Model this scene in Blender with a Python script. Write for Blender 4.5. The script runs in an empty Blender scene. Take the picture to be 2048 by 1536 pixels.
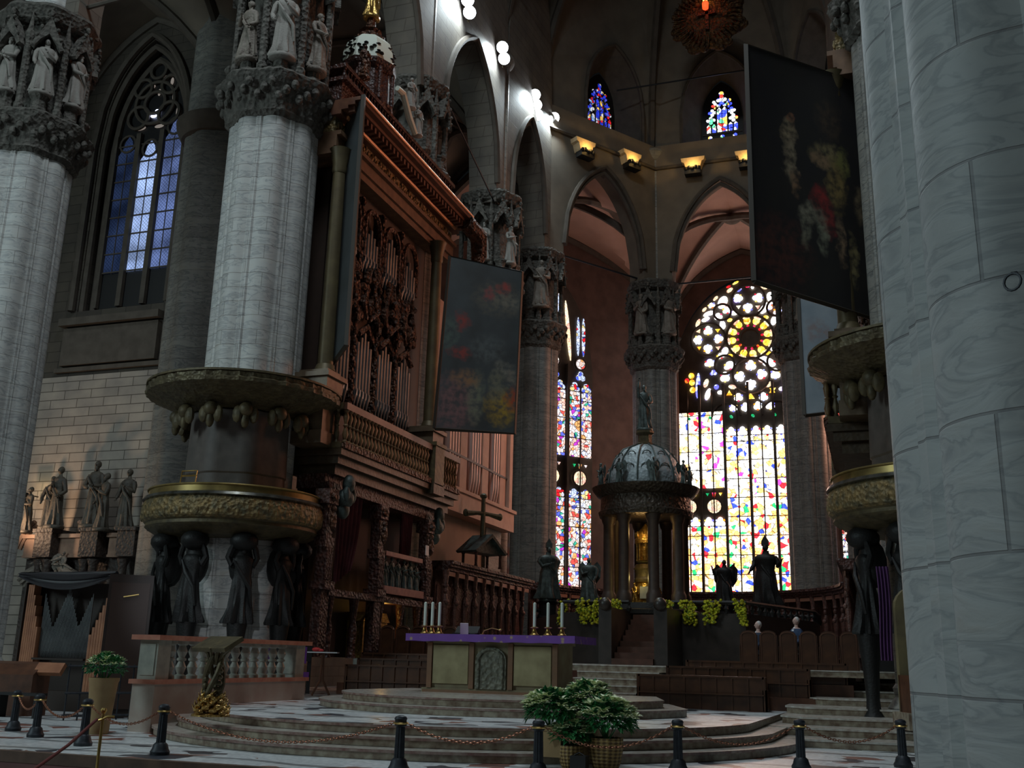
import bpy, math, random
from mathutils import Vector, Matrix
from math import sin, cos, pi, radians, sqrt, atan2, hypot
random.seed(7)
SC = bpy.context.scene
COL = SC.collection
# ---------------------------------------------------------------- camera
CAM = (8.1, 0.0, 1.6)
cam_d = bpy.data.cameras.new('camera'); cam = bpy.data.objects.new('camera', cam_d); COL.objects.link(cam)
cam_d.sensor_width = 36.0; cam_d.lens = 36.0 * 2050 / 2048; cam_d.clip_end = 400
_y, _p, _r = radians(19.5), radians(15.0), radians(1.4)
_F = Vector((-sin(_y) * cos(_p), cos(_y) * cos(_p), sin(_p)))
_R0 = Vector((cos(_y), sin(_y), 0)); _U0 = _R0.cross(_F)
_R = cos(_r) * _R0 + sin(_r) * _U0; _U = cos(_r) * _U0 - sin(_r) * _R0
cam.matrix_world = Matrix(((_R.x, _U.x, -_F.x, CAM[0]), (_R.y, _U.y, -_F.y, CAM[1]), (_R.z, _U.z, -_F.z, CAM[2]), (0, 0, 0, 1)))
SC.camera = cam
# ---------------------------------------------------------------- world, exposure, daylight
SC.view_settings.view_transform = 'Standard'; SC.view_settings.look = 'None'
SC.view_settings.gamma = 1.0; SC.view_settings.exposure = 0.0; SC.view_settings.use_curve_mapping = False
W = bpy.data.worlds.new('world'); SC.world = W; W.use_nodes = True
W.node_tree.nodes['Background'].inputs[0].default_value = (0.55, 0.66, 0.72, 1)
W.node_tree.nodes['Background'].inputs[1].default_value = 0.005
def light(kind, name, loc, power, color=(1, 1, 1), aim=None, size=1.0, size_y=None, spot=None, blend=.5, spread=None):
    l = bpy.data.lights.new(name, kind); l.energy = power; l.color = color
    o = bpy.data.objects.new(name, l); COL.objects.link(o); o.location = loc
    if kind == 'AREA':
        l.shape = 'RECTANGLE'; l.size = size; l.size_y = size_y or size
        if spread: l.spread = radians(spread)
    elif kind == 'SPOT':
        l.spot_size = spot or 1.2; l.spot_blend = blend; l.shadow_soft_size = size
    else: l.shadow_soft_size = size
    if aim is not None:
        o.rotation_euler = (Vector(aim) - Vector(loc)).to_track_quat('-Z', 'Y').to_euler()
    return o
# daylight of the nave and north transept windows behind the camera, and of the crossing lantern
light('AREA', 'daylight_transept', (-31, -9, 21), 4300, (.68, .87, .92), (-6, 26, 8), 9, 14)
light('AREA', 'daylight_nave', (4, -38, 26), 900, (.74, .88, .88), (0, 24, 4), 12, 16)
light('AREA', 'daylight_lantern', (-1, 13, 46), 4900, (.80, .90, .97), (0, 20, 0), 8, 8)
# sun-warmed daylight of the south choir windows
light('AREA', 'daylight_south_apse', (14.5, 62, 17), 1050, (1, .48, .32), (-9, 42, 11), 5, 14, spread=70)
light('AREA', 'daylight_south_choir', (17.5, 47, 21), 210, (1, .36, .18), (-8, 33, 19), 4, 8, spread=70)
light('AREA', 'daylight_apse', (.6, 70.8, 16), 900, (1, .55, .38), (0, 56, 20), 9, 18)
# ---------------------------------------------------------------- materials
def newmat(name):
    m = bpy.data.materials.new(name); m.use_nodes = True
    nt = m.node_tree; b = nt.nodes['Principled BSDF']; return m, nt, b
def N(nt, t, **kw):
    n = nt.nodes.new(t)
    for k, v in kw.items(): setattr(n, k, v)
    return n
def ramp(nt, stops, interp='LINEAR'):
    r = N(nt, 'ShaderNodeValToRGB'); cr = r.color_ramp; cr.interpolation = interp
    while len(cr.elements) > 1: cr.elements.remove(cr.elements[-1])
    cr.elements[0].position = stops[0][0]; cr.elements[0].color = (*stops[0][1], 1)
    for p, c in stops[1:]:
        e = cr.elements.new(p); e.color = (*c, 1)
    return r
def mth(nt, op, a, b=None, c=None):
    n = N(nt, 'ShaderNodeMath', operation=op)
    for i, v in enumerate((a, b, c)):
        if v is None: continue
        if isinstance(v, (int, float)): n.inputs[i].default_value = v
        else: nt.links.new(v, n.inputs[i])
    return n.outputs[0]
def mixc(nt, f, a, b, mode='MIX'):
    n = N(nt, 'ShaderNodeMix', data_type='RGBA', blend_type=mode)
    for s, v in ((0, f), (6, a), (7, b)):
        if isinstance(v, (int, float)): n.inputs[s].default_value = v
        elif isinstance(v, tuple): n.inputs[s].default_value = (*v, 1)
        else: nt.links.new(v, n.inputs[s])
    return n.outputs[2]
MATS = {}
def mat(name, base, rough=.7, metal=0.0, c2=None, ns=4.0, bump=0.0, bs=12.0, dist=.02, emit=None, spec=.5):
    if name in MATS: return MATS[name]
    m, nt, b = newmat(name); L = nt.links.new
    b.inputs['Roughness'].default_value = rough; b.inputs['Metallic'].default_value = metal
    b.inputs['Base Color'].default_value = (*base, 1)
    b.inputs['Specular IOR Level'].default_value = spec
    tc = N(nt, 'ShaderNodeTexCoord')
    if c2:
        n = N(nt, 'ShaderNodeTexNoise'); n.inputs['Scale'].default_value = ns; n.inputs['Detail'].default_value = 6
        L(tc.outputs['Object'], n.inputs['Vector'])
        r = ramp(nt, [(.32, base), (.68, c2)]); L(n.outputs['Fac'], r.inputs[0]); L(r.outputs[0], b.inputs['Base Color'])
    if bump:
        v = N(nt, 'ShaderNodeTexVoronoi'); v.inputs['Scale'].default_value = bs; L(tc.outputs['Object'], v.inputs['Vector'])
        n = N(nt, 'ShaderNodeTexNoise'); n.inputs['Scale'].default_value = bs * .8; L(tc.outputs['Object'], n.inputs['Vector'])
        s = mth(nt, 'ADD', v.outputs['Distance'], n.outputs['Fac'])
        bp = N(nt, 'ShaderNodeBump'); bp.inputs['Strength'].default_value = bump; bp.inputs['Distance'].default_value = dist
        L(s, bp.inputs['Height']); L(bp.outputs[0], b.inputs['Normal'])
    if emit:
        b.inputs['Emission Color'].default_value = (*emit[0], 1); b.inputs['Emission Strength'].default_value = emit[1]
    MATS[name] = m; return m
def pier_mat(name, a, b_, joint, course=.62, vein=1.0):
    m, nt, b = newmat(name); L = nt.links.new
    tc = N(nt, 'ShaderNodeTexCoord'); sp = N(nt, 'ShaderNodeSeparateXYZ'); L(tc.outputs['Object'], sp.inputs[0])
    ang = mth(nt, 'MULTIPLY', mth(nt, 'ARCTAN2', sp.outputs[1], sp.outputs[0]), 1.6)
    cb = N(nt, 'ShaderNodeCombineXYZ'); L(ang, cb.inputs[0]); L(sp.outputs[2], cb.inputs[1])
    br = N(nt, 'ShaderNodeTexBrick'); L(cb.outputs[0], br.inputs['Vector']); br.inputs['Scale'].default_value = 1
    br.inputs['Brick Width'].default_value = 1.25; br.inputs['Row Height'].default_value = course
    br.inputs['Mortar Size'].default_value = .012; br.inputs['Mortar Smooth'].default_value = .4
    br.inputs['Color1'].default_value = (*a, 1); br.inputs['Color2'].default_value = (*b_, 1); br.inputs['Mortar'].default_value = (*joint, 1)
    wv = N(nt, 'ShaderNodeTexNoise'); mp = N(nt, 'ShaderNodeMapping'); mp.inputs['Rotation'].default_value = (0, .5, .7); mp.inputs['Scale'].default_value = (.7, .7, 2.6)
    L(tc.outputs['Object'], mp.inputs[0]); L(mp.outputs[0], wv.inputs['Vector']); wv.inputs['Scale'].default_value = 1.6; wv.inputs['Detail'].default_value = 8; wv.inputs['Distortion'].default_value = 1.2
    r = ramp(nt, [(.28, (.55, .57, .62)), (.44, (.95, .95, .95)), (.50, (.50, .53, .58)), (.53, (.92, .94, .96)), (.64, (1, 1, 1)), (.8, (.86, .80, .74))]); L(wv.outputs['Fac'], r.inputs[0])
    c = mixc(nt, vein, br.outputs['Color'], r.outputs[0], 'MULTIPLY'); L(c, b.inputs['Base Color'])
    b.inputs['Roughness'].default_value = .55
    bp = N(nt, 'ShaderNodeBump'); bp.inputs['Strength'].default_value = .5; bp.inputs['Distance'].default_value = .02
    L(mth(nt, 'SUBTRACT', wv.outputs['Fac'], br.outputs['Fac']), bp.inputs['Height']); L(bp.outputs[0], b.inputs['Normal'])
    MATS[name] = m; return m
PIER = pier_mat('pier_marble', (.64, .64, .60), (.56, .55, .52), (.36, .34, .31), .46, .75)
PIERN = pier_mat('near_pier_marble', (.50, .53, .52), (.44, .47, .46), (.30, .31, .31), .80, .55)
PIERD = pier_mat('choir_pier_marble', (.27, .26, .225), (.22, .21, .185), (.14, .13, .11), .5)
def wall_mat(name, a, b_, joint, bw=1.5, rh=.42):
    m, nt, b = newmat(name); L = nt.links.new
    tc = N(nt, 'ShaderNodeTexCoord'); sp = N(nt, 'ShaderNodeSeparateXYZ'); L(tc.outputs['Object'], sp.inputs[0])
    cb = N(nt, 'ShaderNodeCombineXYZ'); L(mth(nt, 'ADD', sp.outputs[0], sp.outputs[1]), cb.inputs[0]); L(sp.outputs[2], cb.inputs[1])
    br = N(nt, 'ShaderNodeTexBrick'); L(cb.outputs[0], br.inputs['Vector']); br.inputs['Scale'].default_value = 1
    br.inputs['Brick Width'].default_value = bw; br.inputs['Row Height'].default_value = rh; br.inputs['Mortar Size'].default_value = .018
    br.inputs['Color1'].default_value = (*a, 1); br.inputs['Color2'].default_value = (*b_, 1); br.inputs['Mortar'].default_value = (*joint, 1)
    n = N(nt, 'ShaderNodeTexNoise'); n.inputs['Scale'].default_value = .8; n.inputs['Detail'].default_value = 7; L(tc.outputs['Object'], n.inputs['Vector'])
    r = ramp(nt, [(.3, (.6, .6, .62)), (.7, (1, .97, .93))]); L(n.outputs['Fac'], r.inputs[0])
    L(mixc(nt, 1.0, br.outputs['Color'], r.outputs[0], 'MULTIPLY'), b.inputs['Base Color']); b.inputs['Roughness'].default_value = .8
    bp = N(nt, 'ShaderNodeBump'); bp.inputs['Strength'].default_value = .6; bp.inputs['Distance'].default_value = .03; bp.invert = True
    L(br.outputs['Fac'], bp.inputs['Height']); L(bp.outputs[0], b.inputs['Normal'])
    MATS[name] = m; return m
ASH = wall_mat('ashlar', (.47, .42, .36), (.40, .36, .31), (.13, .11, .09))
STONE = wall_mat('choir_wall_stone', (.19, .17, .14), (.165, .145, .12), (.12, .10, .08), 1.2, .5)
DSTONE = wall_mat('upper_wall_shaded_stone', (.10, .085, .065), (.085, .07, .055), (.05, .04, .03), 1.4, .5)  # shadow of the upper wall put into a darker stone colour
VAULT = mat('vault_plaster', (.20, .165, .125), .85, c2=(.15, .125, .095), ns=.9)
RIB = mat('rib_stone', (.115, .095, .075), .8, c2=(.08, .065, .05), ns=2)
CARVE = mat('carved_stone', (.15, .14, .12), .85, c2=(.07, .065, .055), ns=5, bump=.8, bs=7, dist=.08)
STAT = mat('statue_stone', (.27, .255, .225), .7, c2=(.30, .28, .25), ns=3, bump=.3, bs=14, dist=.02)
STATD = mat('dark_statue_stone', (.26, .23, .19), .7, c2=(.18, .15, .12), ns=3, bump=.4, bs=14, dist=.03)
BRONZE = mat('bronze', (.016, .015, .014), .55, .3, c2=(.02, .02, .02), ns=6, bump=.4, bs=20, dist=.01)
VERD = mat('weathered_bronze', (.12, .16, .15), .5, .4, c2=(.05, .06, .055), ns=6, bump=.4, bs=18, dist=.01)
RELIEF = mat('gilt_relief', (.30, .20, .075), .55, .35, c2=(.12, .105, .06), ns=5, bump=.7, bs=9, dist=.06)
GILT = mat('gilding', (.62, .42, .13), .35, .85, c2=(.30, .19, .06), ns=9, bump=.5, bs=16, dist=.02)
GILTD = mat('old_gilding', (.15, .115, .055), .55, .3, c2=(.075, .06, .032), ns=5, bump=.3, bs=10, dist=.02)
GWOOD = mat('gilt_carved_wood', (.17, .07, .034), .5, .3, c2=(.035, .018, .012), ns=5, bump=1.0, bs=8, dist=.10)
WOOD = mat('walnut', (.13, .052, .026), .45, c2=(.07, .028, .015), ns=4)
WOODR = mat('red_walnut', (.095, .034, .024), .5, c2=(.03, .012, .009), ns=5, bump=.8, bs=10, dist=.05)
PEW = mat('pew_wood', (.085, .035, .016), .35, c2=(.045, .018, .009), ns=3)
BLACK = mat('black_paint', (.012, .011, .011), .5)
PIPE = mat('pipe_metal', (.20, .21, .21), .42, .5, c2=(.12, .125, .13), ns=1.5)
PIPEW = mat('wooden_pipe', (.46, .20, .10), .5, c2=(.30, .12, .06), ns=3)
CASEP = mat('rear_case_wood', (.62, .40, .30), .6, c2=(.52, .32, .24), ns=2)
CURT = mat('dark_red_curtain', (.15, .035, .04), .85, c2=(.08, .02, .025), ns=3)
PURP = mat('purple_drape', (.13, .045, .16), .8, c2=(.08, .03, .10), ns=3)
IRON = mat('dark_iron', (.018, .022, .028), .5, .3, c2=(.035, .04, .05), ns=12, bump=.3, bs=30, dist=.004)
COPPER = mat('copper_chain', (.34, .15, .09), .4, .8)
BRASS = mat('brass', (.75, .52, .18), .28, .95)
ROPE = mat('red_rope', (.16, .035, .03), .85, bump=.6, bs=60, dist=.004)
WAX = mat('candle_wax', (.72, .80, .70), .5)
LEAF = mat('leaf', (.06, .30, .08), .45, c2=(.02, .13, .06), ns=5)
BRACT = mat('cream_bract', (.90, .92, .66), .55, c2=(.72, .82, .45), ns=8)
YELF = mat('yellow_flower', (.55, .60, .02), .6, c2=(.42, .34, .01), ns=5)
SALM = mat('pink_marble', (.42, .14, .09), .35, c2=(.55, .25, .17), ns=5)
RISER = mat('breccia_marble', (.40, .35, .26), .35, c2=(.17, .11, .075), ns=7)
NOSE = mat('dark_red_nosing', (.20, .10, .085), .25, c2=(.34, .26, .22), ns=8)
TREAD = mat('step_tread', (.56, .55, .50), .22, c2=(.36, .30, .25), ns=7)
ALTM = mat('altar_marble', (.30, .27, .16), .45, c2=(.22, .17, .095), ns=3)
ALTR = mat('altar_red_marble', (.26, .13, .07), .4, c2=(.20, .12, .07), ns=3)
GREYM = mat('grey_marble', (.40, .40, .34), .4, c2=(.28, .29, .25), ns=5)
DOMEM = mat('dome_metal', (.46, .54, .56), .5, .2, c2=(.32, .38, .40), ns=4, bump=.6, bs=8, dist=.04)
WHITE = mat('white_paint', (.80, .86, .80), .6)
TERRA = mat('tan_pot', (.42, .28, .13), .6, c2=(.34, .22, .10), ns=4)
SUIT = mat('dark_suit', (.02, .035, .07), .8)
SKIN = mat('skin', (.62, .42, .36), .55)
HAIRW = mat('white_hair', (.6, .58, .56), .7)
SHIRT = mat('white_shirt', (.7, .72, .75), .7)
PAPER = mat('paper', (.85, .72, .68), .6)
REDI = mat('red_cloth', (.45, .02, .02), .7)
NFLOOR = mat('nave_floor', (.10, .03, .028), .4, c2=(.06, .02, .02), ns=2)
CREAMW = mat('white_relief', (.72, .78, .66), .6)
FLOODG = mat('floodlight_glass', (1, 1, 1), emit=((.86, .93, 1), 26))
REDL = mat('red_lamp', (.5, .02, .01), emit=((1, .09, .02), 1.6))
FLAME = mat('flame', (1, .5, .1), emit=((1, .55, .08), 9))
def wicker():
    m, nt, b = newmat('wicker'); L = nt.links.new
    tc = N(nt, 'ShaderNodeTexCoord'); sp = N(nt, 'ShaderNodeSeparateXYZ'); L(tc.outputs['Object'], sp.inputs[0])
    a = mth(nt, 'MULTIPLY', mth(nt, 'ARCTAN2', sp.outputs[1], sp.outputs[0]), 9); z = mth(nt, 'MULTIPLY', sp.outputs[2], 60)
    s = mth(nt, 'MULTIPLY', mth(nt, 'SINE', mth(nt, 'ADD', a, z)), mth(nt, 'SINE', mth(nt, 'SUBTRACT', a, z)))
    r = ramp(nt, [(.2, (.12, .065, .025)), (.75, (.46, .30, .11))]); L(mth(nt, 'MULTIPLY_ADD', s, .5, .5), r.inputs[0]); L(r.outputs[0], b.inputs['Base Color'])
    bp = N(nt, 'ShaderNodeBump'); bp.inputs['Strength'].default_value = .8; bp.inputs['Distance'].default_value = .01; L(s, bp.inputs['Height']); L(bp.outputs[0], b.inputs['Normal'])
    b.inputs['Roughness'].default_value = .6; return m
WICK = wicker()
def mosaic():
    m, nt, b = newmat('mosaic_marble'); L = nt.links.new
    tc = N(nt, 'ShaderNodeTexCoord')
    v = N(nt, 'ShaderNodeTexVoronoi'); v.inputs['Scale'].default_value = 1.9; v.inputs['Randomness'].default_value = .75
    n0 = N(nt, 'ShaderNodeTexNoise'); n0.inputs['Scale'].default_value = 1.1
    L(tc.outputs['Object'], n0.inputs['Vector'])
    vm = N(nt, 'ShaderNodeVectorMath', operation='MULTIPLY_ADD'); L(n0.outputs['Color'], vm.inputs[0]); vm.inputs[1].default_value = (1.2, 1.2, 0); L(tc.outputs['Object'], vm.inputs[2])
    L(vm.outputs[0], v.inputs['Vector'])
    r = ramp(nt, [(0, (.72, .76, .76)), (.50, (.80, .82, .82)), (.64, (.05, .055, .07)), (.73, (.68, .72, .72)), (.86, (.30, .13, .10)), (.94, (.76, .78, .76))], 'CONSTANT')
    sc = N(nt, 'ShaderNodeSeparateColor'); L(v.outputs['Color'], sc.inputs[0]); L(sc.outputs[0], r.inputs[0])
    w = N(nt, 'ShaderNodeTexWave', wave_type='RINGS'); w.inputs['Scale'].default_value = .22; w.inputs['Distortion'].default_value = 6; L(tc.outputs['Object'], w.inputs['Vector'])
    r2 = ramp(nt, [(0, (.12, .12, .13)), (.10, (1, 1, 1))]); L(w.outputs['Fac'], r2.inputs[0])
    c = mixc(nt, .75, r.outputs[0], r2.outputs[0], 'MULTIPLY')
    n = N(nt, 'ShaderNodeTexNoise'); n.inputs['Scale'].default_value = 9; n.inputs['Detail'].default_value = 6; L(tc.outputs['Object'], n.inputs['Vector'])
    r3 = ramp(nt, [(.3, (.6, .6, .62)), (.6, (1, 1, 1))]); L(n.outputs['Fac'], r3.inputs[0])
    L(mixc(nt, 1.0, c, r3.outputs[0], 'MULTIPLY'), b.inputs['Base Color']); b.inputs['Roughness'].default_value = .33
    return m
MOS = mosaic()
def cloth():
    m, nt, b = newmat('purple_altar_cloth'); L = nt.links.new
    tc = N(nt, 'ShaderNodeTexCoord'); w = N(nt, 'ShaderNodeTexVoronoi'); w.inputs['Scale'].default_value = 5; L(tc.outputs['Object'], w.inputs['Vector'])
    r = ramp(nt, [(.10, (.42, .30, .20)), (.24, (.18, .07, .36))]); L(w.outputs['Distance'], r.inputs[0]); L(r.outputs[0], b.inputs['Base Color']); b.inputs['Roughness'].default_value = .7
    return m
CLOTH = cloth()
def glassmat(name, stops, scale, gain, lead=.05, zlow=None):
    m, nt, b = newmat(name); L = nt.links.new; nt.nodes.remove(b); out = nt.nodes['Material Output']
    tc = N(nt, 'ShaderNodeTexCoord')
    n0 = N(nt, 'ShaderNodeTexNoise'); n0.inputs['Scale'].default_value = 1.4; L(tc.outputs['Object'], n0.inputs['Vector'])
    vm = N(nt, 'ShaderNodeVectorMath', operation='MULTIPLY_ADD'); L(n0.outputs['Color'], vm.inputs[0]); vm.inputs[1].default_value = (.5, 0, .5); L(tc.outputs['Object'], vm.inputs[2])
    v = N(nt, 'ShaderNodeTexVoronoi'); v.inputs['Scale'].default_value = scale; L(vm.outputs[0], v.inputs['Vector'])
    sc = N(nt, 'ShaderNodeSeparateColor'); L(v.outputs['Color'], sc.inputs[0])
    r = ramp(nt, stops, 'CONSTANT'); L(sc.outputs[0], r.inputs[0]); col = r.outputs[0]
    if zlow:
        r2 = ramp(nt, zlow[1], 'CONSTANT'); L(sc.outputs[0], r2.inputs[0])
        sp = N(nt, 'ShaderNodeSeparateXYZ'); L(tc.outputs['Object'], sp.inputs[0])
        nz = N(nt, 'ShaderNodeTexNoise'); nz.inputs['Scale'].default_value = .7; L(tc.outputs['Object'], nz.inputs['Vector'])
        h = mth(nt, 'ADD', sp.outputs[2], mth(nt, 'MULTIPLY', nz.outputs['Fac'], 7))
        f = mth(nt, 'LESS_THAN', h, zlow[0]); col = mixc(nt, f, r.outputs[0], r2.outputs[0])
    ve = N(nt, 'ShaderNodeTexVoronoi', feature='DISTANCE_TO_EDGE'); ve.inputs['Scale'].default_value = scale; L(vm.outputs[0], ve.inputs['Vector'])
    ld = mth(nt, 'GREATER_THAN', ve.outputs['Distance'], lead)
    vf = N(nt, 'ShaderNodeTexVoronoi'); vf.inputs['Scale'].default_value = scale * 3.1; L(tc.outputs['Object'], vf.inputs['Vector'])
    s3 = N(nt, 'ShaderNodeSeparateColor'); L(vf.outputs['Color'], s3.inputs[0])
    st = mth(nt, 'MULTIPLY', ld, mth(nt, 'MULTIPLY_ADD', s3.outputs[1], gain * .9, gain * .55))
    st = mth(nt, 'ADD', st, gain * .12)
    e = N(nt, 'ShaderNodeEmission'); L(col, e.inputs[0]); L(st, e.inputs[1]); L(e.outputs[0], out.inputs[0])
    MATS[name] = m; return m
_w = (1, .97, .92); _y_ = (1, .62, .12); _o = (1, .25, .03); _rd = (.9, .02, .03); _b = (.03, .06, .9); _p_ = (.55, .05, .6); _g = (.02, .45, .12); _c = (.25, .6, .85); _pk = (1, .45, .35)
GBIG = glassmat('stained_glass_centre', [(0, _w), (.42, (1, .86, .6)), (.64, (1, .55, .18)), (.78, _b), (.82, (.8, .85, 1)), (.88, _rd), (.92, _y_), (.96, _p_)], 3.2, 3.0, .035,
                (10.5, [(0, (1, .80, .5)), (.26, (1, .42, .12)), (.46, _w), (.66, (1, .6, .15)), (.76, _rd), (.84, _b), (.88, _pk), (.96, _g)]))
GWH = glassmat('stained_glass_white', [(0, _w), (.62, (.85, .85, 1)), (.86, (.4, .3, 1)), (.93, _pk)], 3.2, 4.5, .02)
GYE = glassmat('stained_glass_gold', [(0, (1, .55, .05)), (.5, (1, .75, .2)), (.8, (1, .3, .02))], 4, 1.9, .02)
GRD = glassmat('stained_glass_red', [(0, _rd), (.5, (.8, .05, .2)), (.8, _o)], 4, 1.1, .02)
GBL = glassmat('stained_glass_blue', [(0, (.15, .15, 1)), (.5, (.45, .5, 1)), (.8, (.7, .8, 1))], 4, 1.8, .02)
GTN = glassmat('stained_glass_tan', [(0, (1, .72, .45)), (.5, (.9, .8, .6)), (.8, (1, .45, .35))], 4, 1.4, .02)
GGR = glassmat('stained_glass_green', [(0, (.02, .6, .2)), (.7, (.1, .8, .4))], 4, .8, .02)
GSID = glassmat('stained_glass_side', [(0, (1, .85, .85)), (.24, (.8, .10, .08)), (.36, (1, .6, .5)), (.52, (.12, .16, .8)), (.60, (.75, .80, 1)), (.74, (.9, .42, .15)), (.82, (.05, .45, .3)), (.86, (1, .95, .85)), (.96, _p_)], 4.2, 1.15, .06)
GSIB = glassmat('stained_glass_side_blue', [(0, (.6, .7, 1)), (.45, (.1, .15, .9)), (.6, (.85, .85, 1)), (.8, (.9, .7, .3)), (.9, _rd)], 4, 1.1, .05)
GCLR = glassmat('stained_glass_clerestory', [(0, _b), (.3, (.1, .15, 1)), (.45, _w), (.62, (.6, .7, 1)), (.75, _y_), (.85, _rd), (.93, _g)], 4.2, 1.0, .05)
def quarry(name, col, gain):
    m, nt, b = newmat(name); L = nt.links.new; nt.nodes.remove(b); out = nt.nodes['Material Output']
    tc = N(nt, 'ShaderNodeTexCoord'); sp = N(nt, 'ShaderNodeSeparateXYZ'); L(tc.outputs['Object'], sp.inputs[0])
    s = 5.5
    a = mth(nt, 'PINGPONG', mth(nt, 'MULTIPLY', mth(nt, 'ADD', sp.outputs[0], sp.outputs[2]), s), .5)
    c = mth(nt, 'PINGPONG', mth(nt, 'MULTIPLY', mth(nt, 'SUBTRACT', sp.outputs[0], sp.outputs[2]), s), .5)
    k = mth(nt, 'GREATER_THAN', mth(nt, 'MINIMUM', a, c), .07)
    n = N(nt, 'ShaderNodeTexNoise'); n.inputs['Scale'].default_value = .55; L(tc.outputs['Object'], n.inputs['Vector'])
    r = ramp(nt, [(.38, (.35, .35, .35)), (.62, (1, 1, 1))]); L(n.outputs['Fac'], r.inputs[0])
    st = mth(nt, 'MULTIPLY', mth(nt, 'MULTIPLY_ADD', k, .75, .25), mth(nt, 'MULTIPLY', r.outputs[0], gain))
    e = N(nt, 'ShaderNodeEmission'); e.inputs[0].default_value = (*col, 1); L(st, e.inputs[1]); L(e.outputs[0], out.inputs[0]); return m
QB = quarry('quarry_glass_bright', (.42, .58, 1), 1.25)
QM = quarry('quarry_glass', (.25, .36, .80), .62)
QD = quarry('quarry_glass_shaded', (.10, .17, .42), .22)
def painting(name, base, base2, blobs, rough=.45):
    m, nt, b = newmat(name); L = nt.links.new
    tc = N(nt, 'ShaderNodeTexCoord'); n = N(nt, 'ShaderNodeTexNoise'); n.inputs['Scale'].default_value = .9; n.inputs['Detail'].default_value = 6; L(tc.outputs['Object'], n.inputs['Vector'])
    r = ramp(nt, [(.35, base), (.65, base2)]); L(n.outputs['Fac'], r.inputs[0]); col = r.outputs[0]
    vm = N(nt, 'ShaderNodeVectorMath', operation='MULTIPLY_ADD'); nn = N(nt, 'ShaderNodeTexNoise'); nn.inputs['Scale'].default_value = 2.6; nn.inputs['Detail'].default_value = 4; L(tc.outputs['Object'], nn.inputs['Vector'])
    L(nn.outputs['Color'], vm.inputs[0]); vm.inputs[1].default_value = (.6, 0, .6); L(tc.outputs['Object'], vm.inputs[2])
    sp = N(nt, 'ShaderNodeSeparateXYZ'); L(vm.outputs[0], sp.inputs[0])
    n3 = N(nt, 'ShaderNodeTexNoise'); n3.inputs['Scale'].default_value = 4.5; n3.inputs['Detail'].default_value = 5; L(tc.outputs['Object'], n3.inputs['Vector'])
    fr = ramp(nt, [(.38, (.15, .15, .15)), (.6, (1, 1, 1))]); L(n3.outputs['Fac'], fr.inputs[0]); fm = fr.outputs[0]
    for (u, v, ru, rv, c) in blobs:
        dx = mth(nt, 'DIVIDE', mth(nt, 'SUBTRACT', sp.outputs[0], u + .3), ru * 1.15); dz = mth(nt, 'DIVIDE', mth(nt, 'SUBTRACT', sp.outputs[2], v + .3), rv * 1.15)
        d = mth(nt, 'ADD', mth(nt, 'MULTIPLY', dx, dx), mth(nt, 'MULTIPLY', dz, dz))
        f = N(nt, 'ShaderNodeMapRange'); f.inputs[1].default_value = .1; f.inputs[2].default_value = 1.5; f.inputs[3].default_value = 1; f.inputs[4].default_value = 0; L(d, f.inputs[0])
        col = mixc(nt, mth(nt, 'MULTIPLY', f.outputs[0], fm), col, c)
    L(col, b.inputs['Base Color']); b.inputs['Roughness'].default_value = rough
    return m
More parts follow.
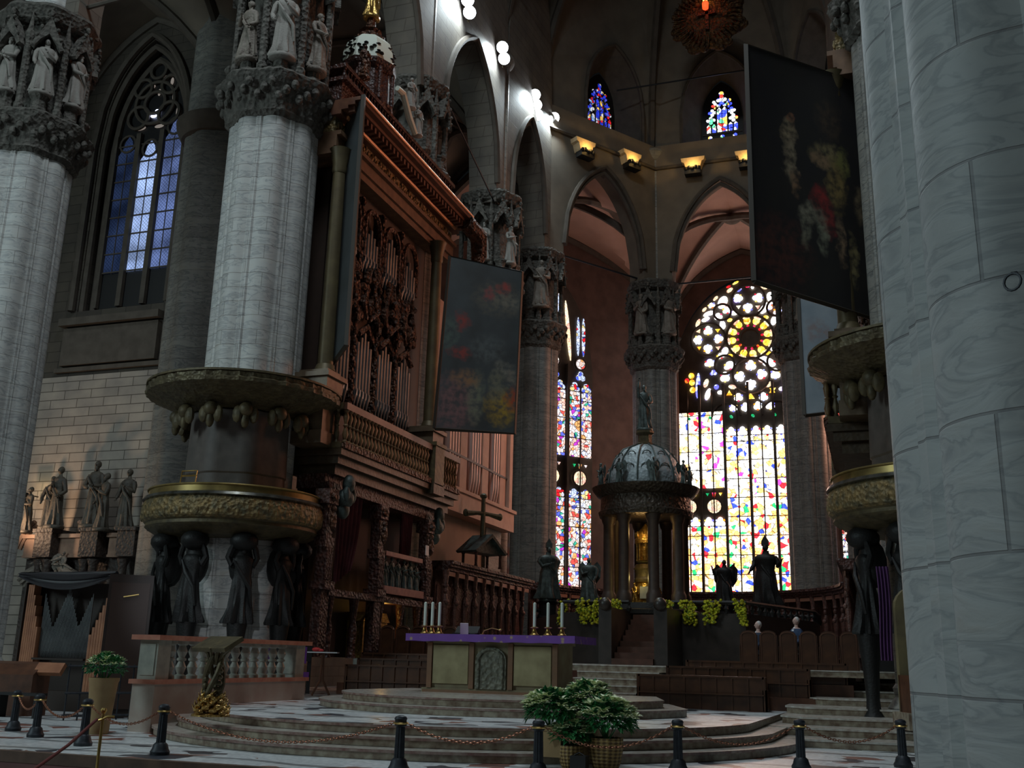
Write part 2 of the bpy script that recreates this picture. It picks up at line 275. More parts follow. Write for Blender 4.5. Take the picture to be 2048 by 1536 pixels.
# ---------------------------------------------------------------- mesh builder
class MB:
    def __init__(s): s.v = []; s.f = []; s.m = []
    def add(s, vs, fs, mi=0, M=None):
        o = len(s.v)
        if M is not None: vs = [tuple(M @ Vector(p)) for p in vs]
        s.v += [tuple(p) for p in vs]; s.f += [tuple(i + o for i in f) for f in fs]; s.m += [mi] * len(fs); return s
    def box(s, x0, y0, z0, x1, y1, z1, mi=0, M=None):
        return s.add([(x0, y0, z0), (x1, y0, z0), (x1, y1, z0), (x0, y1, z0), (x0, y0, z1), (x1, y0, z1), (x1, y1, z1), (x0, y1, z1)],
                     [(0, 3, 2, 1), (4, 5, 6, 7), (0, 1, 5, 4), (1, 2, 6, 5), (2, 3, 7, 6), (3, 0, 4, 7)], mi, M)
    def lathe(s, prof, cx=0, cy=0, n=24, fn=None, mi=0, M=None, sx=1, sy=1, a0=0, a1=2 * pi):
        full = abs(a1 - a0 - 2 * pi) < 1e-6; cols = n if full else n + 1
        vs = []; fs = []
        for (r, z) in prof:
            for i in range(cols):
                a = a0 + (a1 - a0) * i / n; q = r * (fn(a, z) if fn else 1)
                vs.append((cx + q * cos(a) * sx, cy + q * sin(a) * sy, z))
        for k in range(len(prof) - 1):
            for i in range(n):
                j = (i + 1) % cols
                fs.append((k * cols + i, k * cols + j, (k + 1) * cols + j, (k + 1) * cols + i))
        if full:
            if prof[0][0] > 1e-4: fs.append(tuple(range(cols))[::-1])
            if prof[-1][0] > 1e-4: fs.append(tuple((len(prof) - 1) * cols + i for i in range(cols)))
        return s.add(vs, fs, mi, M)
    def tube(s, pts, r, n=8, mi=0, closed=False, M=None):
        P = [Vector(p) for p in pts]; m = len(P); vs = []; fs = []
        up = Vector((0, 0, 1)); prev = None
        for i, p in enumerate(P):
            a = P[(i - 1) % m] if (closed or i > 0) else p; b = P[(i + 1) % m] if (closed or i < m - 1) else p
            t = (b - a).normalized()
            if prev is None: u = t.cross(up); u = t.cross(Vector((1, 0, 0))) if u.length < 1e-3 else u
            else: u = prev - t * prev.dot(t)
            u.normalize(); w = t.cross(u); prev = u
            rr = r[i] if isinstance(r, (list, tuple)) else r
            for k in range(n):
                g = 2 * pi * k / n; vs.append(tuple(p + u * cos(g) * rr + w * sin(g) * rr))
        for i in range(m if closed else m - 1):
            for k in range(n):
                j = (i + 1) % m; l = (k + 1) % n; fs.append((i * n + k, i * n + l, j * n + l, j * n + k))
        if not closed: fs += [tuple(range(n))[::-1], tuple((m - 1) * n + k for k in range(n))]
        return s.add(vs, fs, mi, M)
    def prism(s, poly, y0, y1, mi=0, M=None):      # polygon in (x,z), extruded in y
        n = len(poly); vs = [(x, y0, z) for x, z in poly] + [(x, y1, z) for x, z in poly]
        fs = [tuple(range(n)), tuple(range(n, 2 * n))[::-1]] + [(i, i + n, (i + 1) % n + n, (i + 1) % n) for i in range(n)]
        return s.add(vs, fs, mi, M)
    def slab(s, poly, z0, z1, mi=0, M=None, top=None):       # polygon in (x,y), extruded in z
        n = len(poly); vs = [(x, y, z0) for x, y in poly] + [(x, y, z1) for x, y in poly]
        s.add(vs, [tuple(range(n))[::-1]] + [(i, (i + 1) % n, (i + 1) % n + n, i + n) for i in range(n)], mi, M)
        return s.add([(x, y, z1) for x, y in poly], [tuple(range(n))], mi if top is None else top, M)
    def ell(s, c, r, n=10, mi=0, M=None):
        if not isinstance(r, tuple): r = (r, r, r)
        prof = [(sin(pi * k / n), -cos(pi * k / n)) for k in range(n + 1)]; vs = []; fs = []; q = 2 * n
        for a, z in prof:
            for i in range(q):
                g = 2 * pi * i / q; vs.append((c[0] + r[0] * a * cos(g), c[1] + r[1] * a * sin(g), c[2] + r[2] * z))
        for k in range(n):
            for i in range(q): fs.append((k * q + i, k * q + (i + 1) % q, (k + 1) * q + (i + 1) % q, (k + 1) * q + i))
        return s.add(vs, fs, mi, M)
    def torus(s, c, R, r, n=24, m=8, mi=0, M=None, axis='y', a0=0, a1=2 * pi):
        pts = []
        full = abs(a1 - a0 - 2 * pi) < 1e-6
        for i in range(n if full else n + 1):
            a = a0 + (a1 - a0) * i / n
            pts.append((c[0] + R * cos(a), c[1], c[2] + R * sin(a)) if axis == 'y' else (c[0] + R * cos(a), c[1] + R * sin(a), c[2]))
        return s.tube(pts, r, m, mi, full, M)
    def grid(s, fn, nu, nv, mi=0, M=None):
        vs = [fn(i / nu, j / nv) for j in range(nv + 1) for i in range(nu + 1)]
        fs = [(j * (nu + 1) + i, j * (nu + 1) + i + 1, (j + 1) * (nu + 1) + i + 1, (j + 1) * (nu + 1) + i) for j in range(nv) for i in range(nu)]
        return s.add(vs, fs, mi, M)
    def build(s, name, mats, parent=None, local=True, smooth=True, angle=35, loc=None, rz=0):
        if not isinstance(mats, (list, tuple)): mats = [mats]
        vs = s.v
        if parent is not None and not local:
            l = parent.location; vs = [(a - l.x, b - l.y, c - l.z) for a, b, c in vs]
        if loc is not None and not local: vs = [(a - loc[0], b - loc[1], c - loc[2]) for a, b, c in vs]
        me = bpy.data.meshes.new(name); me.from_pydata(vs, [], s.f)
        for mm in mats: me.materials.append(mm)
        me.polygons.foreach_set('material_index', s.m)
        if smooth:
            me.polygons.foreach_set('use_smooth', [True] * len(s.f)); me.set_sharp_from_angle(angle=radians(angle))
        me.update()
        o = bpy.data.objects.new(name, me); COL.objects.link(o)
        if parent is not None: o.parent = parent
        if loc is not None: o.location = loc
        o.rotation_euler = (0, 0, rz); return o
def tag(o, label, cat, group=None, kind=None):
    o['label'] = label; o['category'] = cat
    if group: o['group'] = group
    if kind: o['kind'] = kind
    return o
def thing(name, label, cat, loc=(0, 0, 0), rz=0, group=None):
    o = bpy.data.objects.new(name, None); COL.objects.link(o); o.empty_display_size = .2
    o.location = loc; o.rotation_euler = (0, 0, rz); return tag(o, label, cat, group)
def struct(mb, name, mats, smooth=True, angle=35, loc=None, parent=None, local=None):
    o = mb.build(name, mats, parent, (loc is None) if local is None else local, smooth, angle, loc)
    if parent is None: o['kind'] = 'structure'
    return o
def kids(o): return [c for c in bpy.data.objects if c.parent == o]
def copy_tree(root, loc, rz=None, label=None, group=None, scale=None):
    ch = {}
    def rec(o, par):
        c = o.copy(); COL.objects.link(c); c.parent = par
        for k in kids_cache.get(o, []): rec(k, c)
        return c
    kids_cache = {}
    stack = [root]
    while stack:
        q = stack.pop(); kids_cache[q] = kids(q); stack += kids_cache[q]
    r = rec(root, None); r.location = loc
    if rz is not None: r.rotation_euler = (0, 0, rz)
    if label: r['label'] = label
    if group: r['group'] = group
    if scale: r.scale = scale if isinstance(scale, tuple) else (scale,) * 3
    return r
def Mx(loc=(0, 0, 0), rz=0, rx=0, ry=0, s=1):
    return Matrix.Translation(loc) @ Matrix.Rotation(rz, 4, 'Z') @ Matrix.Rotation(rx, 4, 'X') @ Matrix.Rotation(ry, 4, 'Y') @ Matrix.Scale(s, 4)
def parch(x, k=.5):       # pointed arch height 0..1 for x in -1..1
    x = min(1, abs(x)); t = sqrt(max(0, 1 - ((x + k) / (1 + k)) ** 2)); return t / sqrt(1 - (k / (1 + k)) ** 2)
# ================================================================ STRUCTURE
def arch_wall(mb, p0, p1, th, zsp, h, ztop, open0=.16, n=26, mi=0):
    """wall between two piers with a pointed opening; ztop: function of t"""
    P0 = Vector(p0); P1 = Vector(p1); d = P1 - P0; nrm = Vector((-d.y, d.x)).normalized() * th / 2
    ts = [i / n for i in range(n + 1)]
    def zb(t):
        x = (2 * t - 1) / (1 - 2 * open0); return zsp - 1.0 if abs(x) >= 1 else zsp + h * parch(x)
    ts = sorted(set(ts + [open0, open0 + 1e-4, 1 - open0, 1 - open0 - 1e-4]))
    vs = []
    for t in ts:
        p = P0 + d * t
        for s in (-1, 1):
            q = p + nrm * s; vs += [(q.x, q.y, zb(t)), (q.x, q.y, max(zb(t) + .05, ztop(t)))]
    fs = []
    for i in range(len(ts) - 1):
        a = i * 4; b = a + 4; fs += [(a, b, b + 1, a + 1), (a + 2, a + 3, b + 3, b + 2), (a, a + 2, b + 2, b), (a + 1, b + 1, b + 3, a + 3)]
    mb.add(vs, fs, mi)
def arch_mould(mb, p0, p1, off, zsp, h, open0=.16, r=.16, n=26, mi=0):
    P0 = Vector(p0); P1 = Vector(p1); d = P1 - P0; nrm = Vector((-d.y, d.x)).normalized() * off; pts = []
    for i in range(n + 1):
        x = -1 + 2 * i / n; t = .5 + x * (1 - 2 * open0) / 2; p = P0 + d * t + nrm; pts.append((p.x, p.y, zsp + h * parch(x)))
    mb.tube(pts, r, 6, mi)
def groin(mb, ribs, q, zs, h, n=14, rr=.2, diag=True):
    """cross vault over quad q of plan points"""
    a, b, c, d = [Vector(p) for p in q]
    def fn(u, v):
        p = a * (1 - u) * (1 - v) + b * u * (1 - v) + c * u * v + d * (1 - u) * v
        return (p.x, p.y, zs + h * max(parch(2 * u - 1), parch(2 * v - 1)))
    mb.grid(fn, n, n)
    if diag:
        for (s0, s1) in ((a, c), (b, d)):
            ribs.tube([(*(s0 * (1 - t) + s1 * t), zs + h * parch(2 * t - 1) - .12) for t in [i / 20 for i in range(21)]], rr, 6)
    for (s0, s1) in ((a, b), (b, c), (c, d), (d, a)):
        ribs.tube([(*(s0 * (1 - t) + s1 * t), zs + h * parch(2 * t - 1) - .10) for t in [i / 20 for i in range(21)]], rr * 1.2, 6)
    ctr = (a + b + c + d) / 4; ribs.ell((ctr.x, ctr.y, zs + h - .15), (rr * 2.6, rr * 2.6, rr * 1.5), 6)
A = (-9.6, 46.0); B = (-9.1, 52.5); Cp = (-3.9, 60.0); D = (4.95, 60.0); E_ = (8.1, 54.8); A2 = (9.6, 46.0)
# --- floors
f = MB(); f.slab([(-60, -45), (60, -45), (60, 13.85), (-60, 13.4)], -.5, -.16); o = struct(f, 'floor', NFLOOR)
f = MB(); f.slab([(-60, 13.4), (60, 13.85), (60, 80), (-60, 80)], -.45, 0); struct(f, 'floor', MOS)
f = MB(); f.slab([(-60, 13.36), (60, 13.81), (60, 13.95), (-60, 13.5)], -.155, .012); struct(f, 'trim_1', mat('curb_stone', (.16, .10, .07), .4, c2=(.09, .06, .045), ns=4))
# --- transept wall with the ashlar courses and the tall window
def window_hole_wall(mb, x0, x1, Y, zt, wx, ww, zb, zsp, h, th=1.4, n=20, mi=0):
    """wall in plane Y from x0..x1 with one pointed hole centred wx"""
    vs = []; fs = []
    def quadcol(xa, xb, za, zb_, zc, zd): # column between xa..xb, bottom za/zb_, top zc/zd
        mb.add([(xa, Y, za), (xb, Y, zb_), (xb, Y, zd), (xa, Y, zc), (xa, Y + th, za), (xb, Y + th, zb_), (xb, Y + th, zd), (xa, Y + th, zc)],
               [(0, 1, 2, 3), (5, 4, 7, 6), (0, 4, 5, 1), (3, 2, 6, 7), (0, 3, 7, 4), (1, 5, 6, 2)], mi)
    L = wx - ww / 2; R = wx + ww / 2
    quadcol(x0, L, 0, 0, zt, zt); quadcol(R, x1, 0, 0, zt, zt); quadcol(L, R, 0, 0, zb, zb)
    for i in range(n):
        xa = L + ww * i / n; xb = L + ww * (i + 1) / n
        quadcol(xa, xb, zsp + h * parch(2 * i / n - 1), zsp + h * parch(2 * (i + 1) / n - 1), zt, zt)
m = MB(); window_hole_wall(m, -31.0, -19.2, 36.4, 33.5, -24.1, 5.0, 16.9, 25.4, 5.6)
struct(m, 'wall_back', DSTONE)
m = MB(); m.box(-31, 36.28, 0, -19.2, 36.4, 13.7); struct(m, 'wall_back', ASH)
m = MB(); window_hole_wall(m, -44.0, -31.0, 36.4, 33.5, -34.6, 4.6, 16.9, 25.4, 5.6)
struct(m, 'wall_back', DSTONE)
# end pier of the choir wall
def lob(nn, amt, ph=0):
    def f(a, z):
        c = cos(nn * a / 2 + ph); return 1 - amt + amt * abs(c) ** .55 + amt * .75 * math.exp(-(c / .20) ** 2) * (1 if abs(c) > .07 else .9)
    return f
m = MB(); m.lathe([(1.75, 0), (1.75, 33)], -19.2, 36.2, 96, lob(8, .16)); struct(m, 'wall_pilaster', PIERD)
m = MB(); m.lathe([(1.9, 24.2), (2.15, 24.7), (2.2, 25.0), (1.8, 25.1)], -19.2, 36.2, 48); struct(m, 'trim_2', RIB)
# sill and dado of the transept window
m = MB(); m.box(-27.2, 35.95, 16.1, -21.6, 36.4, 16.45); m.box(-27.3, 36.2, 13.9, -21.4, 36.42, 14.1); m.box(-27.0, 36.15, 14.2, -21.7, 36.41, 16.0); struct(m, 'trim_3', RIB)
# moulded embrasure of the window
m = MB()
for k, (hw, y) in enumerate(((2.75, 36.25), (2.45, 36.6), (2.15, 37.0))):
    pts = [(-24.1 - hw, y, 16.9)] + [(-24.1 + hw * x, y, 25.4 + (5.8 - .5 * k) * parch(x)) for x in [i / 12 - 1 for i in range(25)]] + [(-24.1 + hw, y, 16.9)]
    m.tube(pts, .17, 6)
struct(m, 'trim_4', RIB)
# transept outer end wall (far left) and choir aisle walls
m = MB(); m.box(-45, -20, 0, -44, 37, 33.5); struct(m, 'wall_left', ASH)
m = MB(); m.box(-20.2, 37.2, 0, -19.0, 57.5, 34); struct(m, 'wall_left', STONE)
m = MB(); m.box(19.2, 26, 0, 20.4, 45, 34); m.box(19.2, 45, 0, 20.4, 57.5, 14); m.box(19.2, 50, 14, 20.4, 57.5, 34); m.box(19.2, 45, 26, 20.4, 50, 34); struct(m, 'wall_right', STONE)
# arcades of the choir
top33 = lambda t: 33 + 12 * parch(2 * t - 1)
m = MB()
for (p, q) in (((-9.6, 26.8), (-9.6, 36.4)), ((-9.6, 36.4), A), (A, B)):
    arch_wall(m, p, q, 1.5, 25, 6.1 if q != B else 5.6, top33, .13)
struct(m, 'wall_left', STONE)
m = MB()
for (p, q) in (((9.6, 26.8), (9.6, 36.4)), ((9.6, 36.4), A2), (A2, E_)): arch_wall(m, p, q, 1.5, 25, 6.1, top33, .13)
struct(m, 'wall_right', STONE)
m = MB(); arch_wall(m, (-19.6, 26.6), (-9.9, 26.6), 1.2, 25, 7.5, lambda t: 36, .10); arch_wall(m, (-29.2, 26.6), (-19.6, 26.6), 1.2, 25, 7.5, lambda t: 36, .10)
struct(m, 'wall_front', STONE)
# apse faces with clerestory windows
def apse_face(p0, p1, wname, pane, wallname, win=True, sh=0.0):
    P0 = Vector((*p0, 0)); P1 = Vector((*p1, 0)); d = P1 - P0; Lw = d.length; ux = d.normalized(); ny = Vector((-ux.y, ux.x, 0))   # ny outward
    m = MB()
    arch_wall(m, p0, p1, 1.3, 25, 5.9, lambda t: 33.7, .15)
    # upper zone, plane with funnel window
    wc = Lw / 2 + sh; ow = 2.35; zsp = 36.1; zb = 33.9; oh = 4.1; n = 24
    def pt(u, w, z): q = P0 + ux * u + ny * w; return (q.x, q.y, z)
    zt = lambda u: 33.2 + 9.5 * parch(2 * u / Lw - 1)
    us = [Lw * i / 48 for i in range(49)]
    for ua, ub in zip(us[:-1], us[1:]):
        um = (ua + ub) / 2; inside = abs(um - wc) < ow and win
        def zlo(u):
            return zsp + oh * parch((u - wc) / ow) if inside else 33.6
        za, zb2 = zlo(ua), zlo(ub); m.add([pt(ua, 0, za), pt(ub, 0, zb2), pt(ub, 0, max(zt(ub), zb2 + .02)), pt(ua, 0, max(zt(ua), za + .02))], [(0, 1, 2, 3)])
    if win:
        def ring(hw, zb_, zs_, hh, w):
            r = [pt(wc - hw, w, zb_)] + [pt(wc + hw * (i / 12 - 1), w, zs_ + hh * parch(i / 12 - 1)) for i in range(25)] + [pt(wc + hw, w, zb_)]
            return r
        R1 = ring(ow, zb, zsp, oh, 0); R2 = ring(1.32, 34.2, 36.3, 2.75, 1.5)
        k = len(R1); m.add(R1 + R2, [(i, (i + 1) % k, (i + 1) % k + k, i + k) for i in range(k)], 1)
    struct(m, wallname, [VAULT, RIB])
    if win:
        rb = MB(); rb.tube(ring(ow + .08, zb, zsp, oh + .1, -.08), .13, 6)
        rb.tube([pt(wc - ow - .2, -.15, 33.75), pt(wc + ow + .2, -.15, 33.75)], .16, 6)
        struct(rb, 'trim_5', RIB)
        # the window itself: built flat then placed
        M = Matrix(((ux.x, ny.x, 0, 0), (ux.y, ny.y, 0, 0), (0, 0, 1, 0), (0, 0, 0, 1)))
        c = P0 + ux * wc + ny * 1.42
        fr = MB()
        fr.prism([(-1.1, -.05), (1.1, -.05)] + [(1.1 * -(i / 8 - 1), 1.75 + 2.2 * parch(i / 8 - 1)) for i in range(17)], .06, .2)
        fro = fr.build(wname, BLACK); fro.matrix_world = Matrix.Translation((c.x, c.y, 34.25)) @ M @ Matrix.Diagonal((1.22, 1, 1.18, 1)); fro['kind'] = 'structure'
        g = MB(); tr = MB()
        def disc(x, z, r, q=10): g.add([(x + r * cos(2 * pi * i / q), .03, z + r * sin(2 * pi * i / q)) for i in range(q)], [tuple(range(q))])
        def quat(x, z, r):
            for a in range(4): disc(x + r * .62 * cos(a * pi / 2), z + r * .62 * sin(a * pi / 2), r * .42)
            disc(x, z, r * .4)
        for x in (-.66, 0, .66): quat(x, .38, .27)
        for x in (-.72, -.44, .44, .72): g.add([(x - .1, .03, .85), (x + .1, .03, .85), (x + .1, .03, 1.25), (x, .03, 1.38), (x - .1, .03, 1.25)], [(0, 1, 2, 3, 4)])
        for x in (-.14, .14): g.add([(x - .12, .03, .85), (x + .12, .03, .85), (x + .12, .03, 2.2), (x, .03, 2.38), (x - .12, .03, 2.2)], [(0, 1, 2, 3, 4)])
        for x in (-.6, .6): quat(x, 1.62, .24); quat(x * .86, 2.08, .22)
        for x in (-.35, .35): quat(x, 2.5, .2); 
        quat(0, 2.82, .27); disc(0, 3.2, .14); disc(-.13, 2.5, .08); disc(.13, 2.5, .08); disc(-.42, 2.75, .09); disc(.42, 2.75, .09)
        g.build('pane', pane, fro)
        tr.box(-1.05, -.02, .70, 1.05, .06, .78); tr.box(-.33, -.02, .8, -.27, .06, 2.5); tr.box(.27, -.02, .8, .33, .06, 2.5); tr.box(-.02, -.02, .8, .02, .06, 2.4)
        tr.build('tracery', RIB, fro)
apse_face(B, Cp, 'window_1', glassmat('clerestory_dim', [(0, _b), (.35, (.1, .12, .8)), (.5, (.8, .8, .85)), (.66, _y_), (.78, _rd), (.9, (.3, .5, .9))], 5, .75, .06), 'wall_back', sh=1.35)
apse_face(Cp, D, 'window_2', glassmat('clerestory_bright', [(0, (.05, .08, 1)), (.25, (1, 1, 1)), (.6, (.7, .8, 1)), (.74, (1, .6, .1)), (.84, (1, .04, .03)), (.94, (.1, .8, .3))], 4, 2.3, .04), 'wall_back')
apse_face(D, E_, 'window_3', GCLR, 'wall_back')
# cornice under the clerestory
m = MB()
for (p, q) in ((B, Cp), (Cp, D), (D, E_)):
    P = Vector(p); Q = Vector(q); d = (Q - P).normalized(); nn = Vector((d.y, -d.x)) * .72
    m.tube([(*(P + nn), 32.1), (*(Q + nn), 32.1)], .12, 6)
    arch_mould(m, p, q, -.70, 25, 5.9, .15, .15); arch_mould(m, p, q, -.55, 25, 5.55, .17, .13)
struct(m, 'trim_6', RIB)
m = MB()
for (p, q, s) in (((-9.6, 26.8), (-9.6, 36.4), -1), ((-9.6, 36.4), A, -1), (A, B, -1)):
    arch_mould(m, p, q, .8 * s, 25, 6.1, .13, .16)
struct(m, 'trim_7', RIB)
# vaults
KEY = Vector((0, 51.0))
rb = MB(); cv = MB()
PIERS = [A, B, Cp, D, E_, A2]
def ribcurve(p, t):
    P = Vector(p); q = P * (1 - t) + KEY * t; return (q.x, q.y, 33 + 15 * sin(acos_(1 - t)))
def acos_(x): return math.acos(max(-1, min(1, x)))
for i in range(5):
    p, q = PIERS[i], PIERS[i + 1]
    def fn(u, v, p=p, q=q):
        a = Vector(ribcurve(p, v)); b = Vector(ribcurve(q, v)); r = a * (1 - u) + b * u
        r.z += 9.2 * parch(2 * u - 1) * (1 - v) ** 1.6 * .98; return tuple(r)
    cv.grid(fn, 16, 16)
for p in PIERS: rb.tube([ribcurve(p, i / 20) for i in range(21)], .24, 6)
rb.ell((0, 51, 47.8), (.9, .9, .5), 8)
for y0, y1 in ((26.8, 36.4), (36.4, 46.0)): groin(cv, rb, [(-9.6, y0), (9.6, y0), (9.6, y1), (-9.6, y1)], 33, 14, 18, .26)
struct(cv, 'ceiling', VAULT); struct(rb, 'trim_8', RIB)
cv = MB(); rb = MB()
for q in ([(-19.2, 26.8), (-9.6, 26.8), (-9.6, 36.4), (-19.2, 36.4)], [(-28.8, 26.8), (-19.2, 26.8), (-19.2, 36.4), (-28.8, 36.4)], [(-40, 26.8), (-28.8, 26.8), (-28.8, 36.4), (-40, 36.4)],
          [(-19.2, 36.4), (-9.6, 36.4), A, (-19.2, 46)], [(-19.2, 46), A, B, (-19.2, 57)]):
    groin(cv, rb, q, 25, 7.2)
struct(cv, 'ceiling', VAULT); struct(rb, 'trim_9', RIB)
W0 = (-19.2, 57.0); W1 = (-5.3, 72.0); W2 = (5.9, 72.0); W3 = (19.8, 57.0)
cv = MB(); rb = MB()
for q in ([W0, B, Cp, W1], [W1, Cp, D, W2], [W2, D, E_, W3]): groin(cv, rb, q, 24.6, 6.6, 16, .24)
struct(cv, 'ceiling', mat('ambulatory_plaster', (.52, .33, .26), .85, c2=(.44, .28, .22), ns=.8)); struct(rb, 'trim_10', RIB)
# ambulatory outer walls
AMB = mat('ambulatory_stone', (.19, .115, .09), .8, c2=(.12, .075, .06), ns=1.2)
def seg_wall(m, p, q, z0, z1, th=1.2, mi=0):
    P = Vector(p); Q = Vector(q); d = (Q - P).normalized(); nn = Vector((-d.y, d.x)) * th
    m.slab([tuple(P), tuple(Q), tuple(Q + nn), tuple(P + nn)], z0, z1, mi)
m = MB(); seg_wall(m, W1, W2, 0, 6.0); seg_wall(m, (-5.3, 72), (-4.75, 72), 6, 32); seg_wall(m, (5.55, 72), W2, 6, 32)
for i in range(24):
    xa = .4 + 5.15 * (i / 12 - 1); xb = .4 + 5.15 * ((i + 1) / 12 - 1); za = 21.8 + 7.2 * parch(i / 12 - 1 if i <= 12 else 1 - i / 12, .15); zb_ = 21.8 + 7.2 * parch((i + 1) / 12 - 1, .15)
    za = 21.8 + 7.2 * parch(i / 12 - 1, .15)
    m.add([(xa, 72, za), (xb, 72, zb_), (xb, 72, 32), (xa, 72, 32)], [(0, 1, 2, 3)])
struct(m, 'wall_back', AMB)
for (p, q) in ((W0, W1), (W2, W3)):
    m = MB(); seg_wall(m, p, q, 0, 33); struct(m, 'wall_back', AMB)
m = MB()
for p, q in ((W0, W1), (W1, W2), (W2, W3)):
    P = Vector(p); Q = Vector(q); d = (Q - P).normalized(); nn = Vector((d.y, -d.x)) * .1
    m.tube([(*(P + nn), 5.7), (*(Q + nn), 5.7)], .16, 6)
for c in (W1, W2):
    for k, (dx, r) in enumerate(((0, .42), (-.6, .26), (.6, .26))): m.lathe([(r, 0), (r, 25)], c[0] + dx, c[1] - .45, 14)
struct(m, 'trim_11', AMB)
# --- great traceried windows
BIGSH = [(-0.65,27.38,.37,.35,20,'w','t'),(0.77,27.29,.41,.37,-30,'w','t'),(0.03,26.59,.37,.39,180,'w','t'),(-2.88,25.09,.35,.37,0,'w','t'),(-3.62,24.44,.37,.35,90,'w','t'),(-2.14,24.41,.37,.35,-90,'w','t'),(-2.92,23.71,.35,.37,180,'w','t'),(-1.76,27.17,.33,.51,-25,'w','e'),(-2.57,27.01,.27,.21,20,'w','t'),(-2.8,26.38,.41,.19,20,'w','e'),(-3.03,25.97,.31,.16,20,'w','e'),(-1.48,26.55,.33,.29,10,'w','t'),(-2.11,26.11,.33,.29,10,'w','t'),(-1.81,25.45,.2,.34,12,'w','e'),(-1.03,26.28,.29,.16,-15,'w','e'),(-3.59,25.74,.15,.33,-25,'t','e'),(-1.22,28.07,.27,.14,35,'t','e'),(-2.26,27.53,.23,.12,45,'t','e'),(-3.1,26.74,.21,.12,45,'t','e'),(-0.78,28.6,.25,.09,25,'y','e'),(0.9,28.55,.21,.13,-10,'y','e'),(-1.3,28.35,.18,.09,20,'r','e'),(0.07,28.22,.16,.09,0,'r','e'),(0.42,28.14,.11,.14,0,'w','e'),(-0.55,28.05,.21,.14,35,'c','e'),(-0.63,26.7,.18,.16,0,'t','v'),(0.74,26.57,.18,.16,0,'t','v'),(-3.54,25.08,.19,.15,30,'t','v'),(-2.18,25.04,.19,.15,0,'y','v'),(-3.55,23.8,.16,.15,0,'y','v'),(-2.18,23.7,.19,.16,0,'t','v'),(-1.7,23.44,.23,.31,-20,'w','e'),(-2.0,23.11,.35,.23,20,'w','t'),(-1.29,25.77,.19,.14,20,'o','e'),(-1.34,23.06,.19,.14,0,'o','e'),(0.08,22.23,.41,.41,0,'w','t'),(-0.72,21.47,.41,.39,90,'w','t'),(0.82,21.54,.41,.39,-90,'w','t'),(0.03,20.83,.41,.41,180,'w','t'),(-2.82,22.62,.41,.32,0,'w','t'),(-1.38,22.33,.49,.34,10,'w','t'),(-1.76,21.49,.37,.42,0,'w','t'),(-2.57,21.87,.28,.23,0,'p','t'),(-3.12,21.13,.18,.34,-20,'t','e'),(-3.01,20.3,.19,.45,-20,'w','e'),(-2.39,20.8,.18,.19,0,'b','e'),(-2.14,20.38,.19,.15,0,'w','e'),(-1.26,20.73,.29,.16,-15,'t','e'),(1.34,20.79,.28,.16,20,'t','e'),(-1.49,20.3,.21,.21,180,'y','v'),(0.0,19.98,.28,.26,180,'y','v'),(1.53,20.33,.23,.19,0,'y','v'),(-0.86,19.94,.34,.32,0,'w','t'),(0.88,19.88,.34,.32,0,'w','t'),(-1.24,19.2,.31,.32,0,'w','t'),(-0.41,19.2,.32,.34,0,'w','t'),(0.46,19.24,.31,.34,0,'w','t'),(1.32,19.23,.34,.34,0,'w','t'),(-4.16,21.75,.21,.23,0,'y','e'),(-4.13,21.24,.21,.23,0,'y','e'),(-4.1,20.69,.21,.23,0,'y','e'),(-3.71,20.98,.16,.97,-4,'b','e'),(-4.5,21.4,.17,.19,0,'r','e'),(0.99,22.61,.36,.23,0,'w','e'),(1.18,26.41,.24,.41,-35,'w','e'),(1.4,26.7,.2,.17,0,'w','e')]
GKEY = {'w': 0, 't': 1, 'y': 2, 'o': 2, 'r': 3, 'b': 4, 'c': 4, 'p': 4, 'g': 5}
def gshape(g, u, v, ru, rv, ang, col, kind, y=-.12):
    mi = GKEY[col]; a = radians(ang); ca, sa = cos(a), sin(a)
    def put(pts): g.add([(u + px * ca - pz * sa, y, v + px * sa + pz * ca) for px, pz in pts], [tuple(range(len(pts)))], mi)
    if kind == 'e': put([(ru * cos(2 * pi * i / 14), rv * sin(2 * pi * i / 14)) for i in range(14)])
    elif kind == 'v': put([(-ru, rv * .8), (0, -rv), (ru, rv * .8)][::1])
    else:
        for k in range(3):
            c = pi / 2 + k * 2 * pi / 3; cx, cz = ru * .46 * cos(c), rv * .46 * sin(c)
            put([(cx + ru * .52 * cos(2 * pi * i / 12), cz + rv * .52 * sin(2 * pi * i / 12)) for i in range(12)])
        put([(ru * .4 * cos(2 * pi * i / 10), rv * .4 * sin(2 * pi * i / 10)) for i in range(10)])
        if col == 'w' and ru > .25:
            for k in range(3):
                c = -pi / 2 + k * 2 * pi / 3; q = (3, 4, 2, 4)[(k + int(u * 7)) % 4]
                g.add([(u + (ru * .78 * cos(c) + .09 * cos(i * pi / 4)) * ca - (rv * .78 * sin(c) + .07 * sin(i * pi / 4)) * sa, y, v + (ru * .78 * cos(c) + .09 * cos(i * pi / 4)) * sa + (rv * .78 * sin(c) + .07 * sin(i * pi / 4)) * ca) for i in range(8)], [tuple(range(8))], q)
